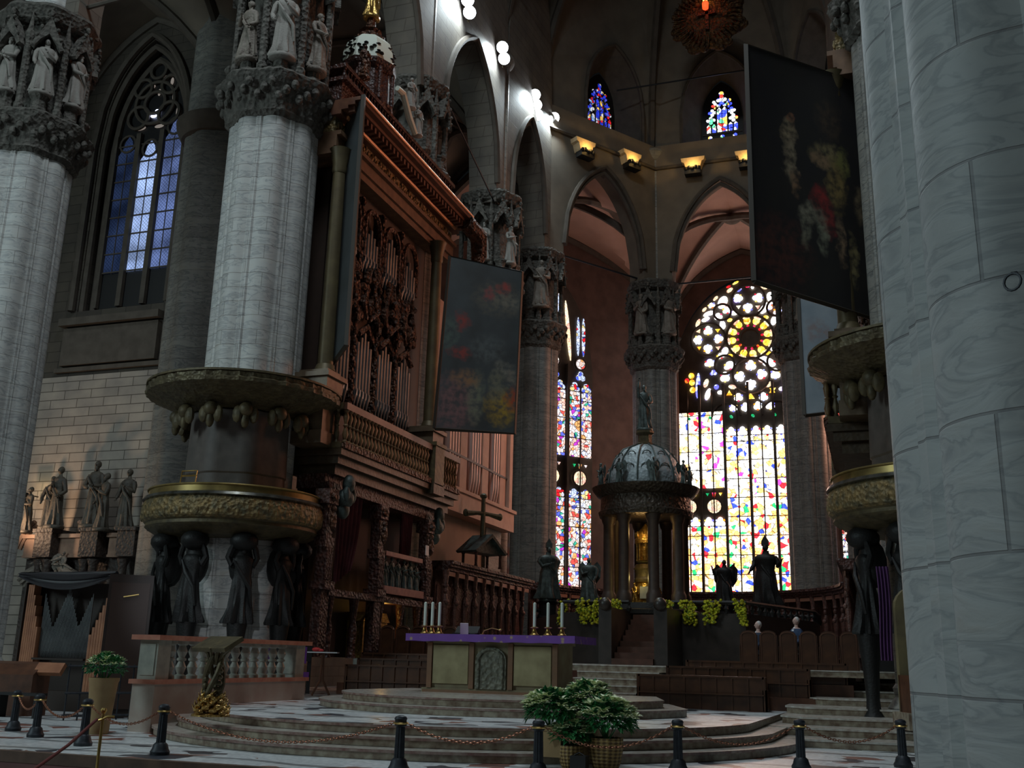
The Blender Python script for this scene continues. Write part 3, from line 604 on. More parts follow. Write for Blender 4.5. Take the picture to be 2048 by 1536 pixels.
def big_window(name, loc, rz, w, npair, z0, zs, H, panes, lights_mi, rose='full', low=True):
    """frame plate at local y=0 .. glass in front (local -y is inside)"""
    fr = MB(); hw = w / 2
    fr.prism([(-hw, 0), (hw, 0)] + [(hw * -(i / 12 - 1), zs + (H - zs) * parch(i / 12 - 1, .15 if rose == 'full' else .6)) for i in range(25)], .0, .35)
    fo = fr.build(name, RIB, None); fo.location = loc; fo.rotation_euler = (0, 0, rz); fo['kind'] = 'structure'
    g = MB(); tr = MB(); pw = w / npair; lw = ((pw - .20) / 2 - .03) if rose == 'full' else ((pw - .26) / 2 - .05)
    for i in range(npair):
        cx = -hw + pw * (i + .5)
        for s in (-1, 1):
            lx = cx + s * (lw / 2 + .03); z = .12; k = 0
            ztop = (12.95 if i in (0, 1) else 11.1) if (rose == 'full') else zs - 1.6
            band = (4.75, 7.4) if (low and i in (0, 1) and rose == 'full') else ((6.0, 8.8) if rose != 'full' else None)
            while z < ztop - .15:
                zz = min(z + 1.32, ztop)
                if band and z < band[1] and zz > band[0]:
                    if z < band[0] - .3: zz = band[0]
                    else: z = band[1]; continue
                g.add([(lx - lw / 2, -.1, z), (lx + lw / 2, -.1, z), (lx + lw / 2, -.1, zz - .06), (lx - lw / 2, -.1, zz - .06)], [(0, 1, 2, 3)], lights_mi)
                tr.box(lx - lw / 2 - .03, -.14, zz - .06, lx + lw / 2 + .03, -.02, zz - .01)
                z = zz; k += 1
            for hz in (([] if rose == 'full' and i in (0, 1) else [ztop]) + ([band[0]] if band else [])):
                gshape(g, lx, hz + .22, lw * .50, .40, 0, 'w' if hz < ztop or rose == 'full' else 'b', 't')
        if low or rose != 'full':
            if band:
                gshape(g, cx, band[0] + 1.35, .48, .48, 0, 't', 'e'); tr.torus((cx, -.12, band[0] + 1.35), .55, .06, 20, 6)
                for a in range(4): tr.box(cx - .5 + a * .33, -.15, band[0] + .95, cx - .47 + a * .33, -.11, band[0] + 1.75)
                gshape(g, cx, band[0] + 2.1, .15, .28, 0, 'r', 'v'); gshape(g, cx - .45, band[0] + 2.2, .13, .12, 0, 'g', 'v'); gshape(g, cx + .45, band[0] + 2.2, .13, .12, 0, 'y', 'v')
        tr.box(cx - .04, -.2, 0, cx + .04, 0, zs - 1.2)
        if i: tr.box(-hw + pw * i - .085, -.32, 0, -hw + pw * i + .085, 0, zs - .8 + (0 if rose == 'full' else 1.0))
    tr.box(-hw, -.3, -.15, hw, 0, .06)
    if rose == 'full':
        for it in BIGSH:
            u, v = it[0] + .2, it[1] - z0; gshape(g, u, v, *it[2:])
            if it[0] < -1.0 and it[1] > 20.2 or (it[0] < -.9 and it[1] > 22.8):
                gshape(g, .4 - u, v, it[2], it[3], -it[4], it[5], it[6])
        rx, rzz = .3, 24.35 - z0
        for k in range(12):
            a = 2 * pi * (k + .25) / 12; c, s = cos(a), sin(a)
            gshape(g, rx + 1.27 * c, rzz + 1.27 * s, .29, .25, math.degrees(a), 'y', 'e'); gshape(g, rx + 1.5 * c, rzz + 1.5 * s, .10, .27, math.degrees(a), 't', 'e')
            gshape(g, rx + .88 * c, rzz + .88 * s, .12, .09, math.degrees(a), 'r', 'e')
        for k in range(6): gshape(g, -4.2 + .0 + k * 1.5, 18.55 - z0 + .0, .1, .14, 40, 'g', 'e', -.13)
        for (u, v, r) in ((rx, rzz, 1.66), (rx, rzz, .7), (-2.68, 24.4, 1.22), (3.28, 24.4, 1.22), (rx, 27.1, 1.2), (rx, 21.5, 1.28), (-1.55, 22.4, .7), (2.15, 22.4, .7), (-1.6, 26.4, .62), (2.2, 26.4, .62)):
            tr.torus((u, -.2, v if v < 20 and v != rzz + 99 and v == rzz else v - z0), r, .09, 36, 6)
        for s in (-1, 1): tr.torus((.2 + s * 1.75, -.12, zs - 3.2), 1.0, .08, 20, 6, a0=.0, a1=pi)
    else:
        for i in range(npair):
            cx = -hw + pw * (i + .5)
            gshape(g, cx, zs - .55, .42, .4, 0, 'b', 't'); gshape(g, cx, zs + .35, .36, .36, 45, 'y', 'e'); tr.torus((cx, -.12, zs + .35), .46, .06, 18, 6)
            top = zs + (H - zs) * parch((cx) / hw, .6) - .5
            if top > zs + 1:
                for s in (-.22, .22):
                    gshape(g, cx + s, (zs + .9 + top) / 2, .14, (top - zs - .9) / 2, 0, 'b' if i % 2 else 'p', 'e')
            if i:
                bx = -hw + pw * i; top = zs + (H - zs) * parch(bx / hw, .6) - .7
                if top > zs + .6: gshape(g, bx, (zs + .2 + top) / 2, .16, (top - zs - .2) / 2.2, 6, 't', 'e')
    g.build('pane', panes, fo, smooth=False); tr.build('tracery', RIB, fo); return fo
big_window('window_4', (.4, 72.05, 6.1), 0, 10.3, 6, 6.1, 15.7, 22.75, [GBIG if 0 else GWH, GTN, GYE, GRD, GBL, GGR, GBIG], 6)
angL = atan2(W1[1] - W0[1], W1[0] - W0[0])
d1 = Vector((W1[0] - W0[0], W1[1] - W0[1])).normalized()
side = [GSIB, GTN, GSID, GSID, GSIB, GGR, GSID]
c = Vector(W1) - d1 * 10.9; big_window('window_5', (c.x + .3 * d1.y, c.y - .3 * d1.x, 6.1), angL, 8.4, 4, 6.1, 15.0, 22.4, side, 6, 'plain')
d2 = Vector((W3[0] - W2[0], W3[1] - W2[1])).normalized(); angR = atan2(d2.y, d2.x)
c = Vector(W2) + d2 * 5.0; big_window('window_6', (c.x + .3 * d2.y, c.y - .3 * d2.x, 6.1), angR, 8.4, 4, 6.1, 15.0, 22.4, side, 6, 'plain')
# --- transept window, three quarry-glazed lights with curvilinear head
def transept_window(name, cx, mats, hw=2.05):
    fr = MB(); fr.prism([(-hw - .2, 0), (hw + .2, 0)] + [(-(hw + .2) * (i / 10 - 1), 8.4 + 5.2 * parch(i / 10 - 1)) for i in range(21)], .1, .35)
    fo = fr.build(name, BLACK); fo.location = (cx, 37.0, 17.2); fo['kind'] = 'structure'
    tr = MB(); lw = 2 * hw / 3 - .3
    for i in range(3):
        x = -hw + (i + .5) * 2 * hw / 3; g = MB(); hh = (8.0, 7.6, 8.6)[i]
        g.add([(x - lw / 2, .05, 1.75), (x + lw / 2, .05, 1.75), (x + lw / 2, .05, hh), (x + lw * .3, .05, hh + .3), (x + lw * .2, .05, hh + .7), (x, .05, hh + 1.0), (x - lw * .2, .05, hh + .7), (x - lw * .3, .05, hh + .3), (x - lw / 2, .05, hh)], [tuple(range(9))])
        g.build('pane', mats[i], fo)
        for k in range(8): tr.box(x - lw / 2, -.02, 1.75 + k * .95, x + lw / 2, .04, 1.81 + k * .95)
        tr.box(x - .015, 0, 1.7, x + .015, .04, hh)
        tr.torus((x, 0, hh + .55), .45, .06, 16, 6)
    for x in (-hw, -hw / 3, hw / 3, hw): tr.box(x - .13, -.12, 0, x + .13, .08, 9.0)
    for (u, v, r) in ((0, 10.6, 1.15), (-.9, 9.9, .6), (.9, 9.9, .6), (0, 10.6, .6), (.8, 11.5, .5), (-.8, 11.5, .5), (0, 12.4, .45)): tr.torus((u, -.05, v), r, .09, 24, 6)
    tr.build('tracery', RIB, fo)
    g = MB()
    for (u, v, a, b_) in ((-.05, 9.95, .20, .13), (.10, 10.15, .13, .12)): g.add([(u + a * cos(i * pi / 6), .04, v + b_ * sin(i * pi / 6)) for i in range(12)], [tuple(range(12))], 0)
    for (u, v, a, b_) in ((-.75, 9.35, .3, .12), (.35, 9.3, .28, .1), (1.0, 10.9, .08, .3), (.8, 11.7, .1, .22), (1.35, 9.9, .1, .35), (-.3, 11.6, .12, .1), (.35, 12.0, .1, .12), (.1, 11.2, .09, .2)):
        g.add([(u + a * cos(i * pi / 6), .04, v + b_ * sin(i * pi / 6)) for i in range(12)], [tuple(range(12))], 1)
    g.build('pane', [mat('clear_pane', (1, 1, 1), emit=((.6, .68, 1), 6)), mat('dim_pane', (.3, .3, .3), emit=((.55, .45, .38), .30))], fo)
transept_window('window_7', -24.1, [QD, QB, QM])
transept_window('window_8', -34.7, [GSIB, GSIB, GSIB])
# ================================================================ STATUES
def figure(mb, h=2.0, seed=0, mitre=False, pose=None, wings=False, fold=.10, halo=False, slim=1.0, base=True, M=None, seated=False):
    """robed standing figure, front = local -y; one continuous robe, neck, head with face, arms and hands"""
    R = random.Random(seed); ph = R.uniform(0, 6); nf = R.choice((7, 8, 9)); k = h / 2.0; sway = R.uniform(-.05, .05)
    prof = [(.30, .00), (.31, .05), (.27, .25), (.245, .5), (.235, .8), (.225, 1.02), (.20, 1.15), (.215, 1.3), (.25, 1.45), (.255, 1.55), (.20, 1.63), (.085, 1.68), (.07, 1.74), (.072, 1.78)]
    n = 36; vs = []; fs = []
    for (r, z) in prof:
        w = fold * max(0, 1.25 - z) if z < 1.25 else .01
        dx = sway * sin(pi * z / 1.8)
        for i in range(n):
            a = 2 * pi * i / n; q = r * slim * (1 + w * 1.6 * sin(nf * a + ph + 1.5 * z) + w * .6 * sin(3 * a + z * 5))
            flat = .62 if z > 1.0 else .78
            vs.append(((q * cos(a) + dx) * k, (q * sin(a) * flat) * k, z * k))
    for j in range(len(prof) - 1):
        for i in range(n): fs.append((j * n + i, j * n + (i + 1) % n, (j + 1) * n + (i + 1) % n, (j + 1) * n + i))
    fs += [tuple(range(n))[::-1], tuple((len(prof) - 1) * n + i for i in range(n))]
    mb.add(vs, fs, 0, M)
    hx = sway * .3; P = lambda x, y, z: (x * k, y * k, z * k)
    mb.ell(P(hx, -.015, 1.87), (.088 * k, .105 * k, .125 * k), 8, 0, M)           # head
    mb.ell(P(hx, .025, 1.90), (.10 * k, .10 * k, .12 * k), 7, 0, M)               # hair
    mb.ell(P(hx, -.125, 1.865), (.016 * k, .028 * k, .03 * k), 4, 0, M)           # nose
    mb.ell(P(hx - .036, -.105, 1.89), (.015 * k, .01 * k, .009 * k), 4, 0, M); mb.ell(P(hx + .036, -.105, 1.89), (.015 * k, .01 * k, .009 * k), 4, 0, M)
    if R.random() < .5 and not mitre: mb.ell(P(hx, -.07, 1.76), (.06 * k, .06 * k, .09 * k), 6, 0, M)   # beard
    if mitre:
        mb.add([P(hx - .11, -.07, 1.95), P(hx + .11, -.07, 1.95), P(hx + .11, .09, 1.95), P(hx - .11, .09, 1.95), P(hx - .12, -.05, 2.1), P(hx + .12, -.05, 2.1), P(hx + .12, .07, 2.1), P(hx - .12, .07, 2.1), P(hx, -.02, 2.32), P(hx, .04, 2.32)],
               [(0, 1, 5, 4), (1, 2, 6, 5), (2, 3, 7, 6), (3, 0, 4, 7), (4, 5, 8), (6, 7, 9), (5, 6, 9, 8), (7, 4, 8, 9)], 0, M)
    if pose is None: pose = R.choice((((-.30, -.10, 1.22), (-.06, -.30, 1.30), (.32, -.02, 1.15), (.25, -.22, 1.0)), ((-.33, .0, 1.18), (-.30, -.2, .95), (.28, -.12, 1.2), (.05, -.3, 1.35)), ((-.30, -.1, 1.2), (-.1, -.32, 1.12), (.30, -.1, 1.2), (.1, -.32, 1.18))))
    for s, (el, ha) in ((-1, pose[:2]), (1, pose[2:])):
        mb.tube([P(s * .2 * slim, 0, 1.55), P(s * .26 * slim, -.02, 1.42), P(*el), tuple((Vector(P(*el)) + Vector(P(*ha))) / 2), P(*ha)], [.085 * k, .085 * k, .07 * k, .075 * k, .04 * k], 8, 0, False, M)
        d = (Vector(ha) - Vector(el)).normalized(); mb.ell(P(*(Vector(ha) + d * .045)), (.035 * k, .04 * k, .05 * k), 5, 0, M)
        for f in range(4):
            o = Vector((.018 * (f - 1.5), 0, .01 * abs(f - 1.5))); a = Vector(ha) + d * .07 + o; mb.tube([P(*a), P(*(a + d * .05)), P(*(a + d * .08 + Vector((0, -.02, 0))))], [.010 * k, .009 * k, .006 * k], 5, 0, False, M)
        a = Vector(ha) + d * .03; mb.tube([P(*a), P(*(a + d * .04 + Vector((-s * .05, -.01, .02))))], [.011 * k, .007 * k], 5, 0, False, M)
    mb.tube([P(-.22, -.12, 1.5), P(-.05, -.2, 1.2), P(.2, -.2, .85), P(.26, -.14, .4)], [.03 * k, .05 * k, .05 * k, .03 * k], 6, 0, False, M)   # mantle edge
    if wings:
        for s in (-1, 1):
            mb.add([P(s * .06, .16, 1.55), P(s * .35, .26, 1.85), P(s * .55, .30, 1.6), P(s * .5, .28, 1.1), P(s * .3, .2, .8), P(s * .06, .2, 1.55), P(s * .35, .32, 1.85), P(s * .55, .34, 1.6), P(s * .5, .32, 1.1), P(s * .3, .25, .8)],
                   [(0, 1, 2, 3, 4), (9, 8, 7, 6, 5), (0, 5, 6, 1), (1, 6, 7, 2), (2, 7, 8, 3), (3, 8, 9, 4), (4, 9, 5, 0)], 0, M)
    if base: mb.lathe([(.34 * k, -.12 * k), (.36 * k, -.10 * k), (.36 * k, -.02 * k), (.32 * k, .01 * k)], 0, 0, 12, None, 0, M, 1, .85)
def statue(name, label, cat, loc, rz, h, m, seed=0, group=None, **kw):
    mb = MB(); figure(mb, h, seed, **kw); o = mb.build(name, m, None, True, True, 50, (loc[0], loc[1], loc[2] + .12 * h / 2), rz)
    return tag(o, label, cat, group)
# ================================================================ PIERS
def pier(name, label, x, y, r, m, cap=(18.6, 24.2), top=33.0, shaft=.66, rot=0, ph=0, base=0.0, capital=True, cm=None, pk=1.0):
    t = thing(name, label, 'pier', (x, y, base), rot); cm = cm or CARVE
    b = MB(); b.lathe([(r * 1.22, 0), (r * 1.22, .35 * pk), (r * 1.12, .42 * pk), (r * 1.15, .7 * pk), (r * 1.02, .95 * pk), (r * 1.05, 1.15 * pk), (r, 1.25 * pk)], 0, 0, 64, lob(8, .10, ph)); b.build('plinth', m, t)
    c0, c1 = cap[0] - base, cap[1] - base
    s = MB(); s.lathe([(r, 1.2 * pk), (r, c0 if capital else top)], 0, 0, 144, lob(8, .21, ph)); s.build('shaft', m, t)
    if not capital: return t
    # lower ring of carved foliage
    k = MB(); k.lathe([(r * .98, c0 - .25), (r * 1.08, c0 - .1), (r * 1.07, c0), (r * 1.12, c0 + .25), (r * 1.24, c0 + .75), (r * 1.33, c0 + .95), (r * 1.36, c0 + 1.1), (r * 1.30, c0 + 1.2), (r * 1.0, c0 + 1.25)], 0, 0, 96, lambda a, z: 1 + .035 * cos(8 * a + 2 * ph) + .015 * sin(31 * a + z * 9))
    for i in range(48):
        a = i * pi / 24; zz = c0 + .36 + .26 * (i % 3) * .7; q = r * (1.15 + .07 * (i % 3)); k.ell((q * cos(a), q * sin(a), zz), (.13, .13, .17), 5)
    k.build('capital_ring', cm, t)
    # drum of niches
    d = MB(); h = c1 - c0 - 1.9; z0 = c0 + 1.2
    d.lathe([(r * .84, z0), (r * .84, z0 + h)], 0, 0, 64, lob(8, .10, ph))
    for i in range(8):
        a = (i + .5) * pi / 4 + rot * 0; ca, sa = cos(a), sin(a)
        for s_, rr in ((0, .13),):
            d.lathe([(.17, z0), (.17, z0 + .3), (rr, z0 + .35), (rr, z0 + h * .78), (.16, z0 + h * .8), (.16, z0 + h * .84), (.09, z0 + h * .9), (.02, z0 + h * 1.08)], r * 1.08 * ca, r * 1.08 * sa, 8)
        a = i * pi / 4; ca, sa = cos(a), sin(a); M = Mx((r * 1.0 * ca, r * 1.0 * sa, z0), a + pi / 2)
        # pedestal, canopy arch and gable of each niche
        d.lathe([(.30, 0), (.34, .15), (.26, .25), (.26, .55), (.36, .68), (.36, .76)], 0, 0, 8, None, 0, M)
        hw = r * .36
        pts = [(-hw, h * .70), (0, h * 1.03), (hw, h * .70), (hw * .78, h * .68), (hw * .5, h * .76), (0, h * .84), (-hw * .5, h * .76), (-hw * .78, h * .68)]
        d.prism(pts, -.34, .1, 0, M)
        d.ell((0, -.3, h * 1.07), (.09, .09, .14), 5, 0, M)
        for s_ in (-1, 1):
            for q in range(3): d.ell((s_ * hw * (.25 + .25 * q), -.34, h * (1.0 - .1 * q)), .07, 4, 0, M)
    d.build('niche_drum', cm, t)
    u = MB(); z1 = c1 - .65
    u.lathe([(r * .86, z1), (r * 1.05, z1 + .12), (r * 1.14, z1 + .35), (r * 1.2, z1 + .5), (r * 1.18, z1 + .62), (r * .8, z1 + .66)], 0, 0, 80, lambda a, z: 1 + .035 * cos(8 * a)); u.build('upper_ring', cm, t)
    s = MB(); s.lathe([(r * shaft, c1), (r * shaft, top - base)], 0, 0, 96, lob(8, .2, ph)); s.lathe([(r * shaft, top - base - .7), (r * shaft * 1.3, top - base - .2), (r * shaft * 1.25, top - base)], 0, 0, 32)
    s.build('upper_shaft', m, t); return t
def niche_statues(x, y, r, cap0, base_z, angs, h, m, descs, seed=0, group=None):
    for a, dsc in zip(angs, descs):
        an = radians(a); statue('saint_statue', dsc, 'statue', (x + r * 1.1 * cos(an), y + r * 1.1 * sin(an), cap0 + 1.2 + .70), an + pi / 2, h, m, seed + int(a), group, slim=1.05)
pier('crossing_pier', 'pale veined marble pier wrapped by the gilded pulpit, left of the altar', -9.9, 26.5, 1.47, PIER, (18.5, 25.4), 34, .8, rot=radians(-11))
pier('transept_pier', 'fluted marble pier cut by the left edge of the picture, with saints in its capital', -20.15, 26.3, 1.5, PIER, (18.7, 24.3), 33, .66, rot=radians(2))
pier('crossing_pier', 'huge close grey marble pier filling the right edge of the picture', 10.05, 7.6, 1.78, PIERN, top=34, capital=False, ph=.35, base=-.16, pk=.12)
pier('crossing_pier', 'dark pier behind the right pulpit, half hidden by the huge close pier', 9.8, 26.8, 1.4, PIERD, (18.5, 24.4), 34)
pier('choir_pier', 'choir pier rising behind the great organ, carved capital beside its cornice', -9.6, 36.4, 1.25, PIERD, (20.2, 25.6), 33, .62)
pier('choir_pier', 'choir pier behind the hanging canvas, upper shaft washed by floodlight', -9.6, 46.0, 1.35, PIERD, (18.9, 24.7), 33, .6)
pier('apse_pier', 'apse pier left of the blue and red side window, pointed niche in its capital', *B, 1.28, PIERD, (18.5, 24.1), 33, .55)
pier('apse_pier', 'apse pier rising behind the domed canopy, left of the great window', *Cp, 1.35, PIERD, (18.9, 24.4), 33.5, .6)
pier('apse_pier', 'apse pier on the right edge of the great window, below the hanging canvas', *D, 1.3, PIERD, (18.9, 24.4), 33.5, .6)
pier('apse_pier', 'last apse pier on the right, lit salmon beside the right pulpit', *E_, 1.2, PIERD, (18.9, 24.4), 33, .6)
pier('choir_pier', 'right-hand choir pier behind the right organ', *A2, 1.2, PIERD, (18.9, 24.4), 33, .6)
# statues standing in the capital niches (angle of the niche, height)
for a, dsc in ((-56, 'pale tall robed saint with hands joined, centre niche of the capital above the pulpit'), (-101, 'robed saint with raised arm, left niche of the capital above the pulpit'), (-11, 'thin saint lit reddish, right niche of the capital above the pulpit')):
    an = radians(a); statue('saint_statue', dsc, 'statue', (-9.9 + 1.6 * cos(an), 26.5 + 1.6 * sin(an), 20.15), an + pi / 2, 2.5 if a == -56 else 2.15, STAT if a == -56 else STATD, 311 + a, slim=1.05)
for a, dsc in ((-43, 'grey saint leaning in the middle niche of the far left pier capital'), (2, 'pale cloaked saint in the right niche of the far left pier capital'), (-88, 'shadowed saint in the left niche of the far left pier capital')):
    an = radians(a); statue('saint_statue', dsc, 'statue', (-20.15 + 1.62 * cos(an), 26.3 + 1.62 * sin(an), 20.6), an + pi / 2, 2.15, STAT, 341 + a, slim=1.15)
statue('saint_statue', 'white-shouldered saint under a pointed gable, capital of the pier right of the canvas', 'statue', (B[0] + .65, B[1] - 1.25, 20.4), radians(25), 2.7, STATD, 5, slim=1.15)
statue('saint_statue', 'dim saint on the left of the capital behind the domed canopy', 'statue', (Cp[0] - .5, Cp[1] - 1.35, 20.8), radians(-12), 2.5, STATD, 6, slim=1.15)
statue('saint_statue', 'dim saint on the right of the capital behind the domed canopy, touched by red light', 'statue', (Cp[0] + 1.15, Cp[1] - .95, 20.8), radians(45), 2.5, STATD, 7, slim=1.15)
statue('saint_statue', 'shadowy saint on the capital right of the rose, under the canvas edge', 'statue', (D[0] + .2, D[1] - 1.45, 20.8), radians(10), 2.4, STATD, 8, slim=1.15)
for i, (a, dsc) in enumerate(((-80, 'small pale figure above the hanging canvas, nearer the organ'), (-25, 'small pale figure above the right end of the hanging canvas'))):
    an = radians(a); statue('saint_statue', dsc, 'statue', (-9.6 + 1.5 * cos(an), 46 + 1.5 * sin(an), 20.7), an + pi / 2, 2.0, STAT, 70 + i)
# ================================================================ TIE RODS
def rod(label, p, q, r=.06):
    mb = MB(); mb.tube([p, q], r, 6); tag(mb.build('tie_rod', IRON if r < .08 else RIB, smooth=True), label, 'tie rod')
rod('long iron tie rod crossing the transept vault at top left', (-20.15, 26.4, 24.9), (-9.9, 26.5, 25.4), .09)
rod('iron tie rod entering from the left edge beside the far left pier', (-30, 26.4, 24.8), (-21, 26.4, 24.6), .07)
rod('iron tie rod across the left arch of the apse', (B[0], B[1], 24.6), (Cp[0], Cp[1], 24.6))
rod('iron tie rod across the central arch of the apse above the rose', (Cp[0], Cp[1], 24.4), (D[0], D[1], 24.4))
rod('thin high iron rod between the two clerestory windows', (-5.6, 57.4, 37.0), (3.6, 60, 38.6), .05)
rod('thin topmost iron rod crossing the choir vault', (-9.2, 46, 37.4), (1.5, 58, 44.2), .05)
rod('thin iron rod slanting from the organ cornice to the pier behind it', (-8.3, 36.6, 25.2), (-9.0, 45.0, 24.0), .04)
# ================================================================ FLOODLIGHTS
FL = [(-8.75, 39.3, 31.8, 'two floodlights cut by the top edge of the picture'), (-8.75, 44.2, 32.3, 'brightest pair of floodlights, above the hanging canvas pier'),
      (-8.7, 49.6, 32.6, 'three-lamp floodlight cluster, middle of the row by height'), (-8.5, 52.7, 32.8, 'lowest pair of floodlights, nearest the apse windows')]
for i, (x, y, z, lab) in enumerate(FL):
    t = thing('floodlight', lab, 'floodlight', (x, y, z))
    b = MB(); b.tube([(-.75, 0, .5), (0, 0, .55), (.1, 0, .3)], .05, 6); b.tube([(.1, -.1, .55), (.1, .45, -.75)], .05, 6); b.build('bracket', GILTD, t)
    for k in range(3 if i == 2 else 2):
        hd = MB(); c = Vector((.22, -.05 + .30 * k, .12 - .48 * k)); M = Mx(c, 0) @ (Vector((.75, -1, -.55)).to_track_quat('Z', 'Y').to_matrix().to_4x4())
        hd.lathe([(.05, -.3), (.24, -.2), (.33, -.02), (.34, .03)], 0, 0, 16, None, 0, M); lh = hd.build('lamp_head', BLACK, t)
        gl = MB(); gl.lathe([(.31, .02), (.31, .05), (.001, .06)], 0, 0, 16, None, 0, M); gl.build('lamp_glass', FLOODG, lh)
    light('SPOT', 'floodlight_beam', (x + .35, y - .5, z - .1), 1500, (.80, .94, 1), (x - .9, y - 2.6, z - 7), .15, spot=2.3, blend=.9)
# ================================================================ LIT CORBELS
WALLP = [((-8.22, 58.8, 34.08), 1), ((-5.41, 59.66, 33.26), 1), ((-1.22, 60.41, 32.77), 2), ((2.05, 60.59, 32.83), 2)]
CBP = [(-7.65, 54.6, 0), (-5.5, 57.7, 0), (-1.05, 60, 1), (2.3, 60, 1)]
CBL = ['golden lit corbel farthest left, under the dim clerestory window', 'golden lit corbel left of the central apse rib', 'golden lit corbel right of the central apse rib', 'golden lit corbel farthest right, beside the dark canvas']
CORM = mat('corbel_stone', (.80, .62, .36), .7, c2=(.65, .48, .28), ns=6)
for (x, y, k), lab in zip(CBP, CBL):
    nn = Vector((.82, -.57, 0)) if k == 0 else Vector((0, -1, 0)); rz = atan2(nn.x, -nn.y); z = 30.7 if x < -7 else 31.15
    px, py = x + nn.x * .7, y + nn.y * .7
    t = thing('corbel', lab, 'corbel', (px, py, z + .2), rz)
    b = MB(); b.prism([(-.75, .95), (.75, .95), (.70, .7), (.55, .62), (.42, .15), (-.42, .15), (-.55, .62), (-.70, .7)], -.55, .05); b.build('bracket', CORM, t)
    b = MB(); b.box(-.5, -.75, -.25, .5, -.2, .1)
    for q in range(5): b.ell((-.4 + .2 * q, -.72, .1 + .06 * (q % 2)), .14, 5)
    b.build('foliage_crest', BRONZE, t)
    light('POINT', 'corbel_lamp', (px + nn.x * .95, py + nn.y * .95, z + .55), 30, (1, .60, .18), None, .08)
# ================================================================ HANGING RELIQUARY LAMP
t = thing('hanging_lamp', 'round gilded cloud ring with a small red lamp, hanging under the apse vault', 'lamp', (.65, 55.0, 39.4))
b = MB()
for i in range(64):
    a = i * 2.39996; r = 1.0 + 1.05 * sqrt((i % 16) / 16 + .02); rr = .20 + .07 * (i % 3)
    b.ell((r * cos(a), .1 * (i % 3), r * sin(a)), (rr * 1.4, .28, rr), 5)
b.lathe([(2.05, -.1), (2.1, .0), (2.05, .1)], 0, 0, 48, lambda a, z: 1 + .04 * sin(18 * a), 0, Matrix.Rotation(pi / 2, 4, 'X'))
for i in range(40):
    a = i * pi / 20; b.tube([(1.2 * cos(a), -.3, 1.2 * sin(a)), (1.6 * cos(a + .05), -.34, 1.6 * sin(a + .05)), (2.15 * cos(a), -.28, 2.15 * sin(a))], [.03, .07, .02], 5)
b.build('cloud_ring', mat('ring_gilt', (.16, .085, .03), .6, .5, c2=(.035, .02, .012), ns=4, bump=1, bs=6, dist=.1), t)
b = MB(); b.box(-.10, -.34, -.9, .10, -.2, .7); b.box(-.55, -.34, .12, .55, -.2, .32); b.build('cross', GWOOD, t)
b = MB(); b.lathe([(.05, 0), (.18, .1), (.2, .45), (.14, .6)], 0, -.45, 12); b.build('lamp_glass', REDL, t).location = (-.05, 0, .35)
b = MB(); b.ell((0, -.52, 0), (.13, .05, .26), 6); b.build('flame', FLAME, t).location = (-.05, 0, .95)
b = MB(); b.tube([(0, 0, 2.1), (0, -.5, 8.2)], .04, 5); b.build('cable', IRON, t)
light('POINT', 'reliquary_glow', (.6, 54.1, 40.0), 12, (1, .16, .06), None, .1)
# ================================================================ SANCTUARY STEPS
CX, CY = -.4, 22.5
def arcpoly(r, a0, a1, n, extra):
    return [(CX + r * cos(radians(a0 + (a1 - a0) * i / n)), CY + r * sin(radians(a0 + (a1 - a0) * i / n))) for i in range(n + 1)] + extra
t = thing('sanctuary_steps', 'wide curved steps of pale mosaic and red-brown breccia below the altar', 'steps', (CX, CY, 0))
for i, r in enumerate((6.95, 6.5, 6.05)):
    b = MB(); z = .16 * (i + 1)
    b.slab(arcpoly(r, 222, 350, 60, [(CX + r + .2, 30), (-6.2, 30), (-6.2, CY - sqrt(max(.1, r * r - 5.8 ** 2)))]), z - .155, z - .045, 0)
    b.slab(arcpoly(r + .04, 222, 350, 60, [(CX + r + .24, 30), (-6.2, 30), (-6.2, CY - sqrt(max(.1, r * r - 5.8 ** 2)))]), z - .045, z, 1, None, 2)
    b.build('step', [RISER, NOSE, TREAD if i < 2 else MOS], t, False)
t = thing('altar_platform', 'two curved inner steps of breccia marble carrying the altar', 'steps', (CX, 24, .48))
for i, r in enumerate((3.75, 3.3)):
    b = MB(); z = .48 + .16 * (i + 1)
    pl = [(-.2 + r * 1.15 * cos(radians(a)), 23.4 + r * sin(radians(a))) for a in range(185, 356, 5)] + [(3.2 - i * .3, 25.6), (-3.9 + i * .4, 25.6)]
    b.slab(pl, z - .155, z - .04, 0); b.slab([(x * 1.008, y - .02) for x, y in pl], z - .04, z, 1, None, 2); b.build('step', [RISER, NOSE, TREAD], t, False)
# right-hand flight
t = thing('side_steps', 'broad flight of veined marble steps at the right, against the close pier', 'steps', (8, 24, 0))
ys = [(22.75, 5.7), (23.75, 5.5), (24.75, 5.9), (26.1, 5.9), (27.6, 6.3), (29.2, 6.5), (31.0, 6.9)]
for i, (y, x) in enumerate(ys):
    b = MB(); z = .168 * (i + 1); pl = [(x + .5, y), (12, y), (12, 34), (x, 34), (x, y + .5)]
    b.slab(pl, z - .165, z - .04, 0); b.slab([(x + .45, y - .04), (12, y - .04), (12, 34), (x - .04, 34), (x - .04, y + .5)], z - .04, z, 1); b.build('step', [RISER, TREAD], t, False)
